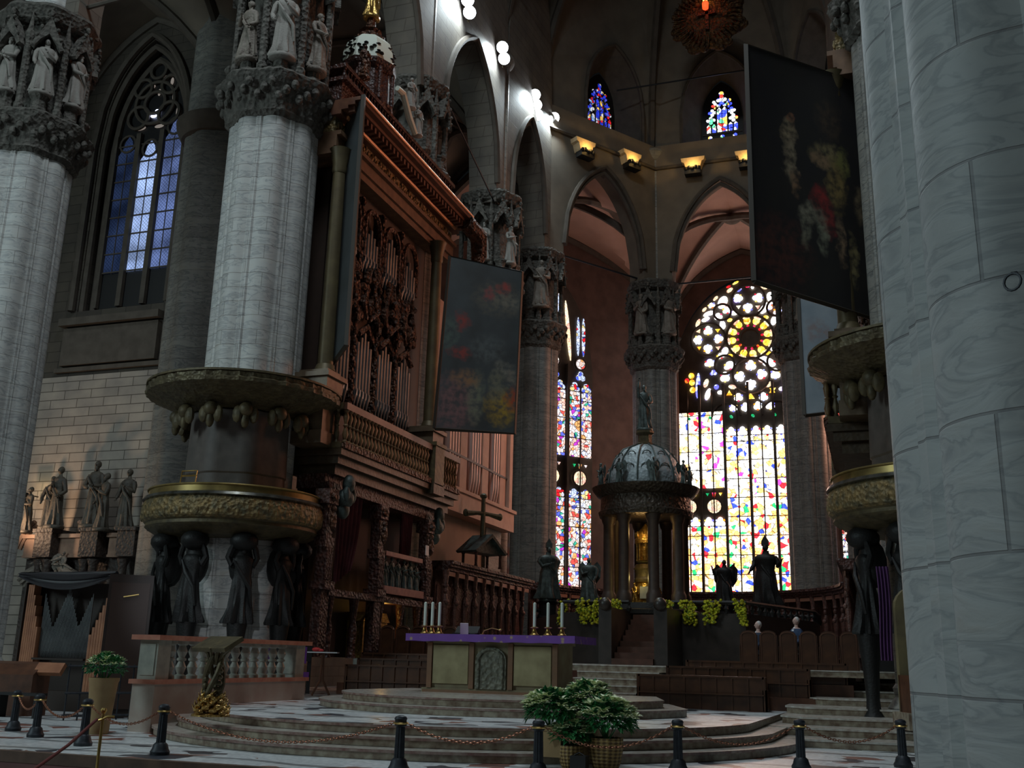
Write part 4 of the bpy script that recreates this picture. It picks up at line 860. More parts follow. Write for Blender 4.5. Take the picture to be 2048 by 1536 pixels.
# steps rising behind the altar to the choir
t = thing('choir_steps', 'straight grey marble steps with pale edges rising behind the altar to the choir', 'steps', (2, 27, .48))
for i in range(6):
    b = MB(); z = .64 + .172 * i; y = 26.6 + .42 * i; pl = [(.2, y), (2.0 + .12 * i, y), (2.0 + .12 * i, 31), (.2, 31)]
    if i == 5: pl = [(-5.8, y), (8.5, y), (8.5, 56), (-7.6, 56), (-7.6, 33), (-5.8, 33)]
    b.slab(pl, z - .170 if i else z - .16, z - .03, 0); b.slab([(p[0], p[1] - .03 if p[1] < 31 else p[1]) for p in pl], z - .03, z, 1); b.build('step', [RISER, TREAD], t, False)
CHZ = 1.5
# raised presbytery with the narrow stair
t = thing('presbytery_platform', 'dark raised platform with parapet around the domed canopy', 'platform', (.6, 40, CHZ))
b = MB(); poly = [(-2.5, 36.0), (-.1, 36.0), (-.1, 37.0), (1.35, 37.0), (1.35, 36.0), (3.9, 36.0), (5.8, 42.0), (5.8, 46), (-5.6, 46), (-5.6, 42.3)]
b.slab(poly, CHZ + .01, 3.25); b.build('core', mat('dark_marble', (.04, .03, .025), .4, c2=(.022, .017, .014), ns=3), t, False)
for p, q in zip(poly, poly[1:]):
    b = MB()
    if p in ((-.1, 36.0), (-.1, 37.0), (1.35, 37.0)): continue
    P = Vector((*p, 0)); Q = Vector((*q, 0)); d = Q - P; n = max(2, int(d.length / .55))
    b.tube([(p[0], p[1], 3.62), (q[0], q[1], 3.62)], .07, 6)
    for i in range(n + 1):
        c = P + d * i / n; b.lathe([(.05, 3.25), (.05, 3.3), (.09, 3.4), (.04, 3.5), (.06, 3.6)], c.x, c.y, 8)
    b.build('parapet', BRONZE, t, False)
for i in range(9):
    b = MB(); z = CHZ + .19 * (i + 1); y = 33.2 + .40 * i; b.box(-.05, y, CHZ + .01, 1.3, 37.0, z); b.build('stair', mat('stair_marble', (.11, .05, .035), .3, c2=(.07, .035, .025), ns=4), t, False)
b = MB(); b.box(-.5, 33.3, CHZ + .01, -.07, 36.0, 3.3); b.ell((-.28, 33.3, 3.4), (.22, .22, .22), 6)
b.build('flank_wall', MATS['dark_marble'], t, False)
b = MB(); b.box(1.32, 33.3, CHZ + .01, 1.75, 36.0, 3.3); b.ell((1.53, 33.3, 3.4), (.22, .22, .22), 6)
b.build('flank_wall', MATS['dark_marble'], t, False)
# ================================================================ ALTAR
t = thing('altar', 'broad greenish stone altar with a carved arched niche in its front', 'altar', (-.5, 23.3, .8))
b = MB(); b.box(-1.75, 0, 0, 1.75, 1.3, .10); b.box(-1.62, .05, .10, 1.62, 1.25, 1.18); b.box(-1.68, .02, 1.12, 1.68, 1.28, 1.24); b.build('body', ALTM, t, smooth=False)
b = MB()
for x in (-1.62, -.55, .42, 1.5): b.box(x, -.03, .10, x + .12, .06, 1.14)
b.box(-1.7, -.06, 0, 1.7, .02, .06); b.build('pilaster', ALTR, t, smooth=False)
for x in (-1.48, .56):
    b = MB(); b.box(x, .0, .2, x + .9, .05, 1.08); b.build('front_panel', mat('altar_panel', (.46, .40, .22), .4, c2=(.30, .25, .13), ns=2.5), t, smooth=False)
b = MB(); b.prism([(-.38, .1), (.38, .1), (.38, .75)] + [(.38 * cos(a * pi / 12), .75 + .3 * sin(a * pi / 12)) for a in range(1, 12)] + [(-.38, .75)], -.04, .02)
b.tube([(-.30, -.06, .12), (-.30, -.06, .75)] + [(.30 * cos(a * pi / 12), -.06, .75 + .25 * sin(a * pi / 12)) for a in range(11, 0, -1)] + [(.30, -.06, .75), (.30, -.06, .12)], .03, 6)
b.build('niche', mat('niche_stone', (.24, .24, .18), .6, c2=(.12, .12, .09), ns=7, bump=1, bs=10, dist=.05), t)
b = MB(); b.box(-2.05, -.2, 1.22, 2.05, 1.55, 1.30); b.build('altar_table', ALTM, t, smooth=False)
b = MB()
def clf(u, v):
    x = -2.1 + 4.2 * u; return (x, -.25, 1.33 - .16 * v + .008 * sin(x * 9) * v)
b.box(-2.1, -.25, 1.305, 2.1, 1.6, 1.33)
b.grid(lambda u, v: (-2.1 + 4.2 * u, -.26 - .006 * sin(u * 60) * v, 1.33 - .17 * v + .006 * sin(u * 40) * v), 80, 2)
b.grid(lambda u, v: (2.11 + .006 * sin(u * 40) * v, -.25 + 1.85 * u, 1.33 - .17 * v), 40, 2); b.grid(lambda u, v: (-2.11, -.25 + 1.85 * u, 1.33 - .17 * v), 20, 2)
o = b.build('altar_cloth', CLOTH, None, loc=(-.5, 23.3, .8)); tag(o, 'purple patterned cloth edged with cream lying on the altar table', 'altar cloth')
AT = .8 + 1.335
def candlestick(x, y, lab, grp):
    t = thing('candlestick', lab, 'candlestick', (x, y, AT), 0, grp)
    b = MB(); b.lathe([(.105, 0), (.105, .02), (.07, .05), (.045, .12), (.035, .15), (.05, .16), (.095, .175), (.10, .185), (.035, .20), (.035, .21)], 0, 0, 16); b.build('stem', GILT, t)
    c = MB(); c.lathe([(.036, .2), (.036, .74), (.02, .75), (.004, .76)], 0, 0, 14); c.build('candle', WAX, t)
for x, l in ((-2.32, 'leftmost white candle in a low gilt stick on the altar'), (-2.13, 'second white candle from the left on the altar, middle of the left three'), (-1.94, 'third white candle from the left on the altar'),
             (.50, 'fourth candle, innermost of the three standing at the right end of the altar'), (.83, 'fifth candle, middle of the three at the right end of the altar'), (1.17, 'rightmost candle on the altar')):
    candlestick(x, 23.5 if x < 0 else 23.45, l, 'altar candles')
b = MB(); M = Mx((-1.45, 24.1, AT), .5, -.45); b.box(-.17, 0, .02, .17, .02, .24, 0, M); b.box(-.2, -.05, 0, .2, .2, .03, 0)
t = thing('book_stand', 'small open white book on a dark stand at the back of the altar', 'book stand', (-1.5, 24.1, AT))
b = MB(); b.box(-.3, -.1, 0, .3, .3, .05); b.prism([(0, 0), (.25, .0), (.25, .22)], -.3, .3, 0, Matrix.Rotation(pi / 2, 4, 'Z')); b.build('stand', BLACK, t, smooth=False)
b = MB(); b.box(-.1, -.14, .05, .10, -.12, .32, 0, Mx((0, 0, 0), .25, .25)); b.build('book', PAPER, t, smooth=False)
b = MB(); b.tube([(0, 0, 0), (.05, 0, .10), (.25, -.02, .16), (.45, 0, .12)], .012, 6); b.lathe([(.06, 0), (.06, .02)], 0, 0, 10); b.ell((.46, 0, .12), (.04, .03, .03), 5)
tag(b.build('microphone', BRASS, None, loc=(-.9, 23.7, AT)), 'thin goose-neck microphone lying low at the middle of the altar', 'microphone')
# ================================================================ LECTERN
t = thing('lectern', 'gilded carved lectern of twisted foliage with a sloping book top', 'lectern', (-3.3, 16.45, .48), radians(-15))
b = MB(); b.lathe([(.34, 0), (.34, .03), (.28, .06)], 0, 0, 20)
for i in range(34):
    a = i * 2.4; z = .06 + .32 * (i / 34) ** 1.1; r = .27 - .16 * (i / 34); b.ell((r * cos(a), r * sin(a), z), (.085, .085, .06), 5)
    b.tube([(r * cos(a), r * sin(a), z), ((r + .08) * cos(a + .3), (r + .08) * sin(a + .3), z + .05), ((r + .09) * cos(a + .6), (r + .09) * sin(a + .6), z + .11)], [.03, .022, .004], 5)
b.build('carved_base', mat('bright_gilding', (.80, .55, .20), .3, .9, c2=(.30, .17, .05), ns=9, bump=.6, bs=16, dist=.02), t)
b = MB()
for k in range(4):
    p = k * pi / 2; b.tube([((.13 + .03 * sin(z * 5)) * cos(p + z * 2.6), (.13 + .03 * sin(z * 5)) * sin(p + z * 2.6), .3 + z) for z in [i * .075 for i in range(11)]], [.06, .055, .05, .05, .045, .045, .045, .05, .05, .05, .04], 7)
for i in range(18):
    a = i * 2.1; b.ell((.14 * cos(a), .14 * sin(a), .35 + .036 * i), (.06, .06, .05), 4)
b.build('twisted_stem', GILTD, t)
b = MB()
for k in range(9):
    a = 2 * pi * k / 9; b.tube([(.08 * cos(a), .08 * sin(a), .9), (.16 * cos(a), .14 * sin(a), 1.08), (.38 * cos(a), .22 * sin(a), 1.2 + .02 * sin(a))], [.04, .035, .02], 6)
b.box(-.44, -.02, 0, .44, .06, .46, 0, Mx((0, -.2, 1.16), 0, radians(-62))); b.build('book_top', GILTD, t, smooth=False)
b = MB(); b.tube([(0, 0, 0), (0, 0, 1.05), (.06, 0, 1.15)], .012, 6); b.lathe([(.13, 0), (.12, .02)], 0, 0, 14); b.ell((.07, 0, 1.17), .03, 5)
tag(b.build('microphone_stand', IRON, None, loc=(-3.75, 16.9, .48)), 'thin black microphone stand left of the gilded lectern', 'microphone stand')
# ================================================================ MARBLE BALUSTRADE UNDER THE PULPIT
t = thing('balustrade', 'marble balustrade with red rails and bulbous balusters below the pulpit', 'balustrade', (-6.05, 21, 0))
b = MB(); b.box(-6.35, 18.05, 0.0, -5.8, 24.0, .93); b.build('plinth', mat('patched_marble', (.50, .46, .40), .4, c2=(.38, .27, .22), ns=1.4), t, False, smooth=False)
b = MB(); b.box(-6.4, 17.98, .93, -5.74, 24.08, 1.02); b.build('lower_rail', SALM, t, False, smooth=False)
b = MB(); b.box(-6.42, 17.95, 1.80, -5.72, 24.1, 1.90); b.build('top_rail', SALM, t, False, smooth=False)
for y in (18.1, 23.55):
    b = MB(); b.box(-6.3, y, 1.02, -5.85, y + .42, 1.8); b.box(-6.24, y - .02, 1.1, -5.9, y + .44, 1.72); b.build('post', GREYM, t, False, smooth=False)
for i in range(12):
    y = 18.8 + i * .40; b = MB(); b.lathe([(.13, 1.02), (.13, 1.08), (.07, 1.12), (.115, 1.26), (.06, 1.38), (.10, 1.40), (.10, 1.44), (.06, 1.46), (.115, 1.58), (.07, 1.70), (.13, 1.74), (.13, 1.8)], -6.07, y, 14); b.build('baluster', GREYM, t, False)
# iron gate and lower balustrade to its left
t = thing('iron_gate', 'dark iron gate between the tall dark screen and the marble balustrade', 'gate', (-9.1, 20.6, 0), radians(60))
b = MB()
for i in range(7): b.tube([(-.9 + .3 * i, 0, 0), (-.9 + .3 * i, 0, 1.25)], .02, 5)
for z in (.1, .6, 1.2): b.tube([(-.95, 0, z), (.95, 0, z)], .03, 6)
b.build('bars', IRON, t)
for i, y in enumerate((0,)):
    b = MB(); b.lathe([(.06, 0), (.06, 1.3), (.09, 1.34), (.01, 1.45)], .98, 0, 10); b.build('gate_post', IRON, t)
# ================================================================ BOLLARDS AND CHAINS
BP = [(-8.1, 16.85), (-6.65, 15.9), (-4.78, 15.0), (-2.77, 14.42), (1.47, 14.25), (3.42, 14.72), (5.1, 16.45), (6.8, 17.95), (8.35, 19.35)]
BL = ['leftmost small dark iron bollard', 'second bollard from the left edge, in front of the organ console', 'third bollard from the left, beside the tall tan planter', 'bollard in front of the gilded lectern',
      'bollard at the bottom centre, left of the flower baskets', 'bollard touching the left flower basket', 'bollard right of the flower baskets', 'second bollard from the right', 'rightmost bollard beside the huge close pier']
def bollard_parts(t):
    b = MB(); b.lathe([(.15, 0), (.155, .05), (.13, .09), (.11, .16), (.075, .19)], 0, 0, 12); b.build('foot', IRON, t)
    b = MB(); b.lathe([(.075, .18), (.07, .45), (.065, .62)], 0, 0, 24, lambda a, z: 1 - .12 * abs(sin(6 * a))); b.build('post', IRON, t)
    b = MB(); b.lathe([(.065, .61), (.09, .63), (.085, .70), (.095, .72), (.08, .75), (.03, .77)], 0, 0, 12); cp = b.build('cap', IRON, t)
    b = MB(); b.torus((0, 0, .66), .10, .014, 14, 5, axis='z'); b.build('chain_ring', BRASS, cp)
b0 = None
for i, ((x, y), l) in enumerate(zip(BP, BL)):
    if b0 is None: b0 = thing('bollard', l, 'bollard', (x, y, .012), 0, 'bollards around the steps'); bollard_parts(b0)
    else: copy_tree(b0, (x, y, 0), label=l)
b0.location.z = 0
CL = ['short chain between the two leftmost bollards', 'chain hanging behind the console toward the third bollard', 'chain passing the tall tan planter to the lectern bollard', 'long reddish chain in front of the gilded lectern',
      'chain at bottom centre running to the basket bollard', 'chain hanging in front of the flower baskets', 'chain right of the baskets, in front of the curved steps', 'rightmost chain, ending at the close pier bollard']
for (p, q, l) in zip(BP[:-1], BP[1:], CL):
    P = Vector((*p, .66)); Q = Vector((*q, .66)); d = (Q - P); L_ = d.length; d2_ = d.normalized(); P = P + d2_ * .1; Q = Q - d2_ * .1; n = max(12, int(L_ / .055)); sag = min(.36, .12 * L_)
    mb = MB(); pr = None
    for i in range(n):
        t0 = (i + .5) / n; c = P + (Q - P) * t0; c.z -= sag * (1 - (2 * t0 - 1) ** 2)
        tz = sag * 4 * (2 * t0 - 1) / L_; tang = Vector((d2_.x, d2_.y, tz)).normalized()
        M = Matrix.Translation(c) @ tang.to_track_quat('X', 'Z').to_matrix().to_4x4() @ Matrix.Rotation((i % 2) * pi / 2, 4, 'X')
        ll = L_ / n * .72; mb.tube([(ll * cos(a), .018 * sin(a), 0) for a in [k * pi / 4 for k in range(8)]], .0065, 4, 0, True, M)
    tag(mb.build('chain', COPPER), l, 'chain', 'chains between the bollards')
# stanchion and rope, lower left
t = thing('rope_stanchion', 'brass stanchion post at the bottom left carrying a dark red rope', 'stanchion', (-2.72, 12.95, -.16))
b = MB(); b.lathe([(.16, 0), (.15, .03), (.03, .06), (.022, .08), (.022, .84), (.04, .86), (.05, .89), (.03, .92)], 0, 0, 18); b.build('post', BRASS, t)
b = MB(); b.tube([(-.05, -.02, .74), (.07, .02, .8), (.16, .05, .8)], .022, 6); b.build('hook', BRASS, t)
b = MB(); b.tube([(-2.78, 12.9, .60), (-2.62, 12.2, .30), (-2.40, 11.2, -.02), (-2.2, 10.6, -.1), (-2.0, 10.0, .1)], .022, 8)
tag(b.build('barrier_rope', ROPE), 'dark red rope slanting down to the bottom left corner', 'rope')
# ================================================================ PLANTS
def leaf(mb, c, d, L_, w, mi=0):
    d = Vector(d).normalized(); s = d.cross(Vector((0, 0, 1)));
    s = Vector((1, 0, 0)) if s.length < .01 else s.normalized(); up = s.cross(d); c = Vector(c)
    a = c + d * L_ * .5 - s * w * .5 + up * L_ * .12; b_ = c + d * L_ * .5 + s * w * .5 + up * L_ * .12; m_ = c + d * L_ * .5 + up * L_ * .03; e = c + d * L_ - up * L_ * .12
    mb.add([c, a, e, m_, b_], [(0, 3, 2, 1), (0, 4, 2, 3)], mi)
def bush(t, c, rad, n, seed, nb=40, leafs=.15, bc=True, squash=.75):
    R = random.Random(seed); g = MB(); br = MB(); st = MB()
    for i in range(n):
        th = R.uniform(0, 2 * pi); ph = math.acos(R.uniform(-.35, 1)); r = rad * R.uniform(.45, 1) ** .5
        d = Vector((sin(ph) * cos(th), sin(ph) * sin(th), cos(ph) * squash)); p = Vector(c) + d * r; dd = d + Vector((R.uniform(-.6, .6), R.uniform(-.6, .6), R.uniform(-.5, .5)))
        leaf(g, p, dd, leafs * R.uniform(.7, 1.3), leafs * .55)
    for i in range(14):
        th = R.uniform(0, 2 * pi); st.tube([tuple(Vector(c) + Vector((0, 0, -rad * .8))), tuple(Vector(c) + Vector((cos(th), sin(th), .4)) * rad * .7)], .008, 4)
    for i in range(int(nb * 1.5)):
        th = R.uniform(0, 2 * pi); ph = math.acos(R.uniform(.1, 1)); d = Vector((sin(ph) * cos(th), sin(ph) * sin(th), cos(ph) * squash)); p = Vector(c) + d * rad * R.uniform(1.02, 1.16)
        for k in range(5):
            a = k * 2 * pi / 5 + th; leaf(br, p, (cos(a) + d.x, sin(a) + d.y, .35 + d.z * .5), leafs * .95, leafs * .55)
    st.build('stems', LEAF, t); g.build('foliage', LEAF, t, smooth=False)['kind'] = 'stuff'
    if nb: br.build('bracts', BRACT, t, smooth=False)['kind'] = 'stuff'
t = thing('potted_poinsettia', 'tall tapering tan planter with a green and cream poinsettia at the left', 'potted plant', (-6.35, 17.2, 0))
b = MB(); b.lathe([(.18, 0), (.20, .04), (.21, .25), (.27, .96), (.29, 1.0), (.29, 1.05), (.25, 1.05), (.24, .98)], 0, 0, 28); b.build('planter', TERRA, t)
bush(t, (0, 0, 1.22), .34, 420, 3, 22, .11)
t = thing('basket_plant', 'cream poinsettia in a plain square tan planter, left of the basket group', 'potted plant', (3.2, 16.1, .16))
b = MB(); b.box(-.2, -.2, 0, .2, .2, .42); b.box(-.22, -.22, .38, .22, .22, .44); b.build('planter', TERRA, t, smooth=False); bush(t, (-.02, 0, .66), .36, 520, 4, 34)
t = thing('basket_plant', 'tallest cream poinsettia, centre back of the basket group', 'potted plant', (3.62, 16.7, .16))
b = MB(); b.lathe([(.15, 0), (.2, .5)], 0, 0, 16); b.build('planter', TERRA, t); bush(t, (0, 0, .82), .32, 420, 5, 34)
t = thing('basket_plant', 'small cream poinsettia in a round wicker basket, front centre of the group', 'potted plant', (3.52, 16.05, 0))
b = MB(); b.lathe([(.13, 0), (.17, .1), (.2, .22), (.19, .34), (.17, .34), (.16, .28)], 0, 0, 28); b.build('wicker_basket', WICK, t); bush(t, (0, 0, .48), .25, 320, 6, 22)
t = thing('basket_plant', 'large cream poinsettia in a tall wicker basket, right of the group', 'potted plant', (4.02, 16.25, 0))
b = MB(); b.lathe([(.19, 0), (.24, .12), (.27, .3), (.27, .46), (.25, .46), (.23, .4)], 0, 0, 32); b.build('wicker_basket', WICK, t); bush(t, (.02, 0, .70), .40, 620, 7, 40)
b = MB(); b.box(-.12, -.1, 0, .12, .1, .22); b.tube([(-.08, 0, .22), (0, 0, .26), (.08, 0, .22)], .012, 5); tag(b.build('floor_box', BLACK, None, loc=(3.74, 15.75, 0), smooth=False), 'small black box on the floor between the two wicker baskets', 'box')
# ================================================================ PULPITS
def pulpit(t):
    b = MB(); sc = lambda a, z: 1 + .012 * sin(40 * a)
    b.lathe([(1.5, 8.55), (1.9, 8.6), (2.2, 8.75), (2.35, 8.8), (2.7, 8.95), (2.9, 9.02), (2.92, 9.12), (2.86, 9.16), (2.88, 9.28), (2.8, 9.34), (1.5, 9.36)], 0, 0, 96, sc); b.build('sounding_board', mat('board_gilt', (.17, .14, .075), .5, .4, c2=(.09, .07, .04), ns=4, bump=.5, bs=9, dist=.04), t)
    b = MB(); b.lathe([(2.86, 9.30), (2.93, 9.30), (2.93, 9.36), (2.86, 9.36)], 0, 0, 72); b.build('gilt_rim', GILTD, t)
    for k in range(12):
        a = k * pi / 6 + .1; b = MB(); b.ell((1.95 * cos(a), 1.95 * sin(a), 8.40), (.22, .22, .22), 6); b.ell((1.95 * cos(a), 1.95 * sin(a), 8.08), (.12, .12, .24), 6)
        for q in (-1, 1): b.ell((1.95 * cos(a + q * .12), 1.95 * sin(a + q * .12), 8.25), (.16, .1, .26), 5)
        b.build('cherub_pendant', GILTD, t)
    b = MB()
    b.lathe([(1.6, 4.75), (2.1, 4.80), (2.35, 4.95), (2.45, 5.0)], 0, 0, 96, sc); b.lathe([(2.42, 4.98), (2.52, 5.05), (2.5, 5.14), (2.55, 5.18)], 0, 0, 96); bb = b.build('bowl_base', GILTD, t)
    b = MB(); b.lathe([(2.52, 5.16), (2.62, 5.25), (2.66, 5.5), (2.62, 5.74), (2.58, 5.78)], 0, 0, 96)
    for k in range(60):
        a = k * 2 * pi / 60; r = random.Random(k); b.ell((2.61 * cos(a), 2.61 * sin(a), 5.42 + r.uniform(-.06, .06)), (.06, .06, r.uniform(.1, .2)), 5); b.ell((2.62 * cos(a), 2.62 * sin(a), 5.62 + r.uniform(-.03, .04)), .045, 4)
    b.build('relief_band', RELIEF, bb)
    b = MB(); b.lathe([(2.58, 5.77), (2.66, 5.82), (2.62, 5.9), (2.5, 5.94)], 0, 0, 96); b.build('cornice', mat('polished_bronze', (.22, .22, .20), .25, .8, c2=(.10, .09, .06), ns=5), t)
    b = MB(); b.torus((0, 0, 6.12), 2.52, .028, 96, 8, axis='z'); b.lathe([(2.5, 5.92), (2.5, 6.1)], 0, 0, 96); b.build('handrail', mat('rail_gilt', (.40, .29, .10), .35, .7, c2=(.22, .16, .06), ns=3), t)
    b = MB(); b.lathe([(1.55, 5.0), (1.52, 6.6), (1.56, 6.65), (1.52, 8.5)], 0, 0, 64, lob(8, .15)); b.build('panelled_core', mat('panel_stone', (.15, .125, .11), .6, c2=(.10, .085, .075), ns=3), t, angle=20)
    for k in range(6):
        a = radians(-166 + k * 40); x, y = 1.98 * cos(a), 1.98 * sin(a); b = MB()
        M = Mx((x, y, 2.35), a + pi / 2, 0, 0); figure(b, 2.25, 20 + k, slim=1.05, base=False, M=M, pose=((-.36, 0, 1.6), (-.25, -.05, 1.95), (.36, 0, 1.6), (.25, -.05, 1.95)), fold=.16)
        b.lathe([(.22, .42), (.24, .5), (.17, .62), (.15, .9), (.19, 1.6), (.28, 2.36)], x, y, 12); b.ell((x, y, 4.6), (.40, .40, .28), 7); b.ell((x * .9, y * .9, 4.0), (.34, .34, .6), 7); b.build('caryatid', BRONZE, t)
    b = MB(); b.tube([(-.25, -2.40, 6.1), (-.25, -2.35, 6.5), (.25, -2.35, 6.5), (.25, -2.40, 6.1)], .02, 5); b.tube([(-.25, -2.35, 6.36), (.25, -2.35, 6.36)], .025, 5); b.build('book_rest', BRASS, t)
t = thing('pulpit', 'round gilded pulpit with bronze caryatids wrapped around the left crossing pier', 'pulpit', (-9.95, 26.3, 0)); pulpit(t)
light('SPOT', 'pulpit_lamp', (-3.5, 12.5, 4.2), 700, (.85, .93, 1), (-10.0, 26.4, 2.2), .2, spot=.36, blend=.8)
copy_tree(t, (9.72, 26.9, 0), rz=radians(8), label='dark right-hand pulpit, its canopy and bowl cut off by the huge close pier')
# ================================================================ GREAT ORGAN (left)
def organ(t, sgn=1, full=True):
    X = lambda x: sgn * x
    def bx(b, x0, y0, z0, x1, y1, z1, mi=0): a, c = sorted((X(x0), X(x1))); return b.box(a, y0, z0, c, y1, z1, mi)
    # gallery
    b = MB(); bx(b, -9.0, 27.5, 7.55, -7.15, 37.1, 7.75); bx(b, -9.0, 27.6, 7.3, -7.3, 37.0, 7.56); bx(b, -9.0, 27.8, 7.0, -7.5, 36.9, 7.3); bx(b, -9.0, 34.3, 7.4, -7.0, 35.3, 7.8)
    b.build('gallery_floor', mat('gallery_gilt_wood', (.09, .06, .033), .5, .2, c2=(.05, .034, .02), ns=4, bump=.3, bs=8, dist=.03), t, False, smooth=False)
    for y0, y1, x in ((27.6, 34.3, -7.2), (35.3, 37.05, -7.2)):
        b = MB(); bx(b, x - .1, y0, 9.0, x + .1, y1, 9.22); b.build('gallery_rail', mat('rail_wood', (.13, .055, .035), .45, c2=(.09, .038, .024), ns=3), t, False, smooth=False)
        b = MB(); bx(b, x - .1, y0, 7.76, x + .12, y1, 7.95); b.build('gallery_rail', GWOOD, t, False, smooth=False)
        n = int((y1 - y0) / .255)
        for i in range(n):
            b = MB(); b.lathe([(.10, 7.95), (.10, 8.0), (.05, 8.05), (.10, 8.22), (.045, 8.45), (.09, 8.5), (.045, 8.55), (.10, 8.78), (.05, 8.92), (.10, 8.98), (.10, 9.0)], X(x), y0 + .16 + i * (y1 - y0 - .2) / n, 10); b.build('baluster', mat('baluster_gilt', (.24, .15, .065), .5, .2, c2=(.12, .07, .035), ns=6), t, False)
    b = MB(); bx(b, -7.45, 34.35, 7.76, -7.0, 35.2, 9.3); bx(b, -7.5, 34.3, 9.2, -6.95, 35.25, 9.34); b.build('gallery_post', GILTD, t, False, smooth=False)
    b = MB(); bx(b, -8.6, 27.5, 9.0, -7.2, 27.7, 9.2); bx(b, -8.6, 27.5, 7.76, -7.2, 27.7, 7.95)
    for i in range(5): b.lathe([(.08, 7.95), (.04, 8.05), (.09, 8.22), (.04, 8.45), (.08, 8.5), (.04, 8.55), (.09, 8.78), (.04, 8.92), (.08, 9.0)], X(-8.45 + i * .26), 27.6, 8)
    b.build('gallery_return', GILTD, t, False)
    # case
    b = MB(); bx(b, -9.3, 28.0, 7.76, -8.55, 36.3, 20); b.build('case_back', mat('case_shadow_wood', (.03, .016, .01), .6, c2=(.04, .02, .012), ns=3), t, False, smooth=False)
    for y in (27.35, 35.55):
        b = MB(); b.lathe([(.30, 10.15), (.34, 10.2), (.30, 10.32), (.27, 10.4)], X(-7.85), y, 24); b.lathe([(.26, 10.4), (.25, 13), (.215, 17.0)], X(-7.85), y, 24, lambda a, z: 1 - .05 * abs(sin(10 * a))); b.lathe([(.22, 17.0), (.25, 17.1), (.24, 17.3), (.34, 17.75), (.38, 17.85)], X(-7.85), y, 16)
        b.build('gilt_column', mat('column_gilt', (.16, .125, .06), .5, .3, c2=(.10, .075, .04), ns=2), t, False)
        b = MB(); bx(b, -8.6, y - .5, 9.5, -7.45, y + .5, 9.95); bx(b, -8.6, y - .62, 9.9, -7.35, y + .62, 10.05); bx(b, -8.5, y - .42, 10.0, -7.5, y + .42, 10.17); bx(b, -8.6, y - .55, 7.8, -7.5, y + .55, 8.2); bx(b, -8.5, y - .45, 8.2, -7.55, y + .45, 9.5); b.build('column_pedestal', mat('pedestal_gilt', (.19, .14, .09), .5, .2, c2=(.12, .08, .05), ns=3), t, False, smooth=False)
    rr = random.Random(3)
    for i in range(4):
        yc = 28.75 + 1.62 * i + .3; 
        b = MB(); bx(b, -8.55, yc - .82, 9.4, -8.25, yc - .68, 17.4); bx(b, -8.45, yc - .86, 12.75, -8.15, yc - .64, 13.0)
        for q in range(20): b.ell((X(-8.25), yc - .75, 9.6 + q * .4), (.09, .11, .16), 4)
        b.build('pilaster', GWOOD, t, False)
        b = MB()       # carved trophy between the pipe flats
        for q in range(26): b.ell((X(-8.25 + rr.uniform(-.08, .1)), yc + rr.uniform(-.55, .55), 13.0 + rr.uniform(0, 1.9)), (.14, rr.uniform(.08, .2), rr.uniform(.1, .25)), 5)
        for sg in (-1, 1): b.tube([(X(-8.2), yc + sg * .1, 13.0), (X(-8.1), yc + sg * .5, 13.4), (X(-8.15), yc + sg * .3, 14.2), (X(-8.1), yc + sg * .1, 14.9)], [.07, .09, .07, .04], 6)
        b.build('carved_trophy', GWOOD, t, False)
        b = MB(); P = [(X(-8.25), yc - .6, 15.2)] + [(X(-8.25), yc + .6 * (k / 8 - 1), 16.4 + .7 * sqrt(max(0, 1 - (k / 8 - 1) ** 2))) for k in range(17)] + [(X(-8.25), yc + .6, 15.2)]
        b.tube(P, .10, 6); b.build('arch_moulding', GWOOD, t, False); b = MB(); b.tube([(X(-8.25), yc - .55, 12.35), (X(-8.22), yc, 12.75), (X(-8.25), yc + .55, 12.35)], .12, 6); b.build('lower_moulding', GWOOD, t, False)
        for lev, (zb, hs) in enumerate(((10.1, 2.4), (15.0, 1.7))):
            for k in range(5):
                yy = yc - .46 + k * .23; hh = hs - .22 * abs(k - 2) - (.3 if i % 2 and lev else 0)
                b = MB(); b.lathe([(.015, zb - .35), (.085, zb), (.095, zb + .05), (.095, zb + hh), (.0, zb + hh)], X(-8.32), yy, 10)
                b.add([(X(-8.215), yy - .05, zb + .06), (X(-8.215), yy + .05, zb + .06), (X(-8.20), yy + .02, zb + .3), (X(-8.20), yy - .02, zb + .3)], [(0, 1, 2, 3)]); b.build('pipe', PIPE, t, False)
    # entablature
    b = MB()
    for (x, z0, z1) in ((-8.0, 17.7, 17.95), (-7.9, 17.95, 18.35), (-7.75, 18.35, 18.5)): bx(b, -9.4, 27.1, z0, x, 37.3, z1)
    b.build('architrave', mat('architrave_wood', (.20, .11, .06), .55, .1, c2=(.12, .065, .035), ns=3), t, False, smooth=False)
    b = MB(); bx(b, -9.4, 27.1, 18.5, -8.0, 37.3, 19.05)
    for q in range(60): b.ell((X(-7.98), 27.3 + q * .165, 18.78 + .1 * sin(q * 1.7)), (.07, .09, .16), 4)
    b.build('frieze', RELIEF, t, False)
    b = MB()
    if not full: return
    for (x, z0, z1) in ((-7.75, 19.05, 19.2), (-7.5, 19.2, 19.32), (-7.25, 19.32, 19.45), (-7.05, 19.45, 19.58)): bx(b, -9.4, 27.0, z0, x, 37.5, z1)
    for q in range(34): bx(b, -7.6, 27.1 + q * .3, 19.1, -7.3, 27.22 + q * .3, 19.3)
    b.build('cornice', mat('cornice_wood', (.20, .085, .045), .5, .1, c2=(.12, .05, .03), ns=3), t, False, smooth=False)
    b = MB(); bx(b, -9.2, 27.2, 19.58, -7.9, 37.0, 20.4); bx(b, -9.2, 27.1, 20.4, -7.7, 37.1, 20.55); bx(b, -9.2, 27.2, 20.95, -7.8, 37.0, 21.1)
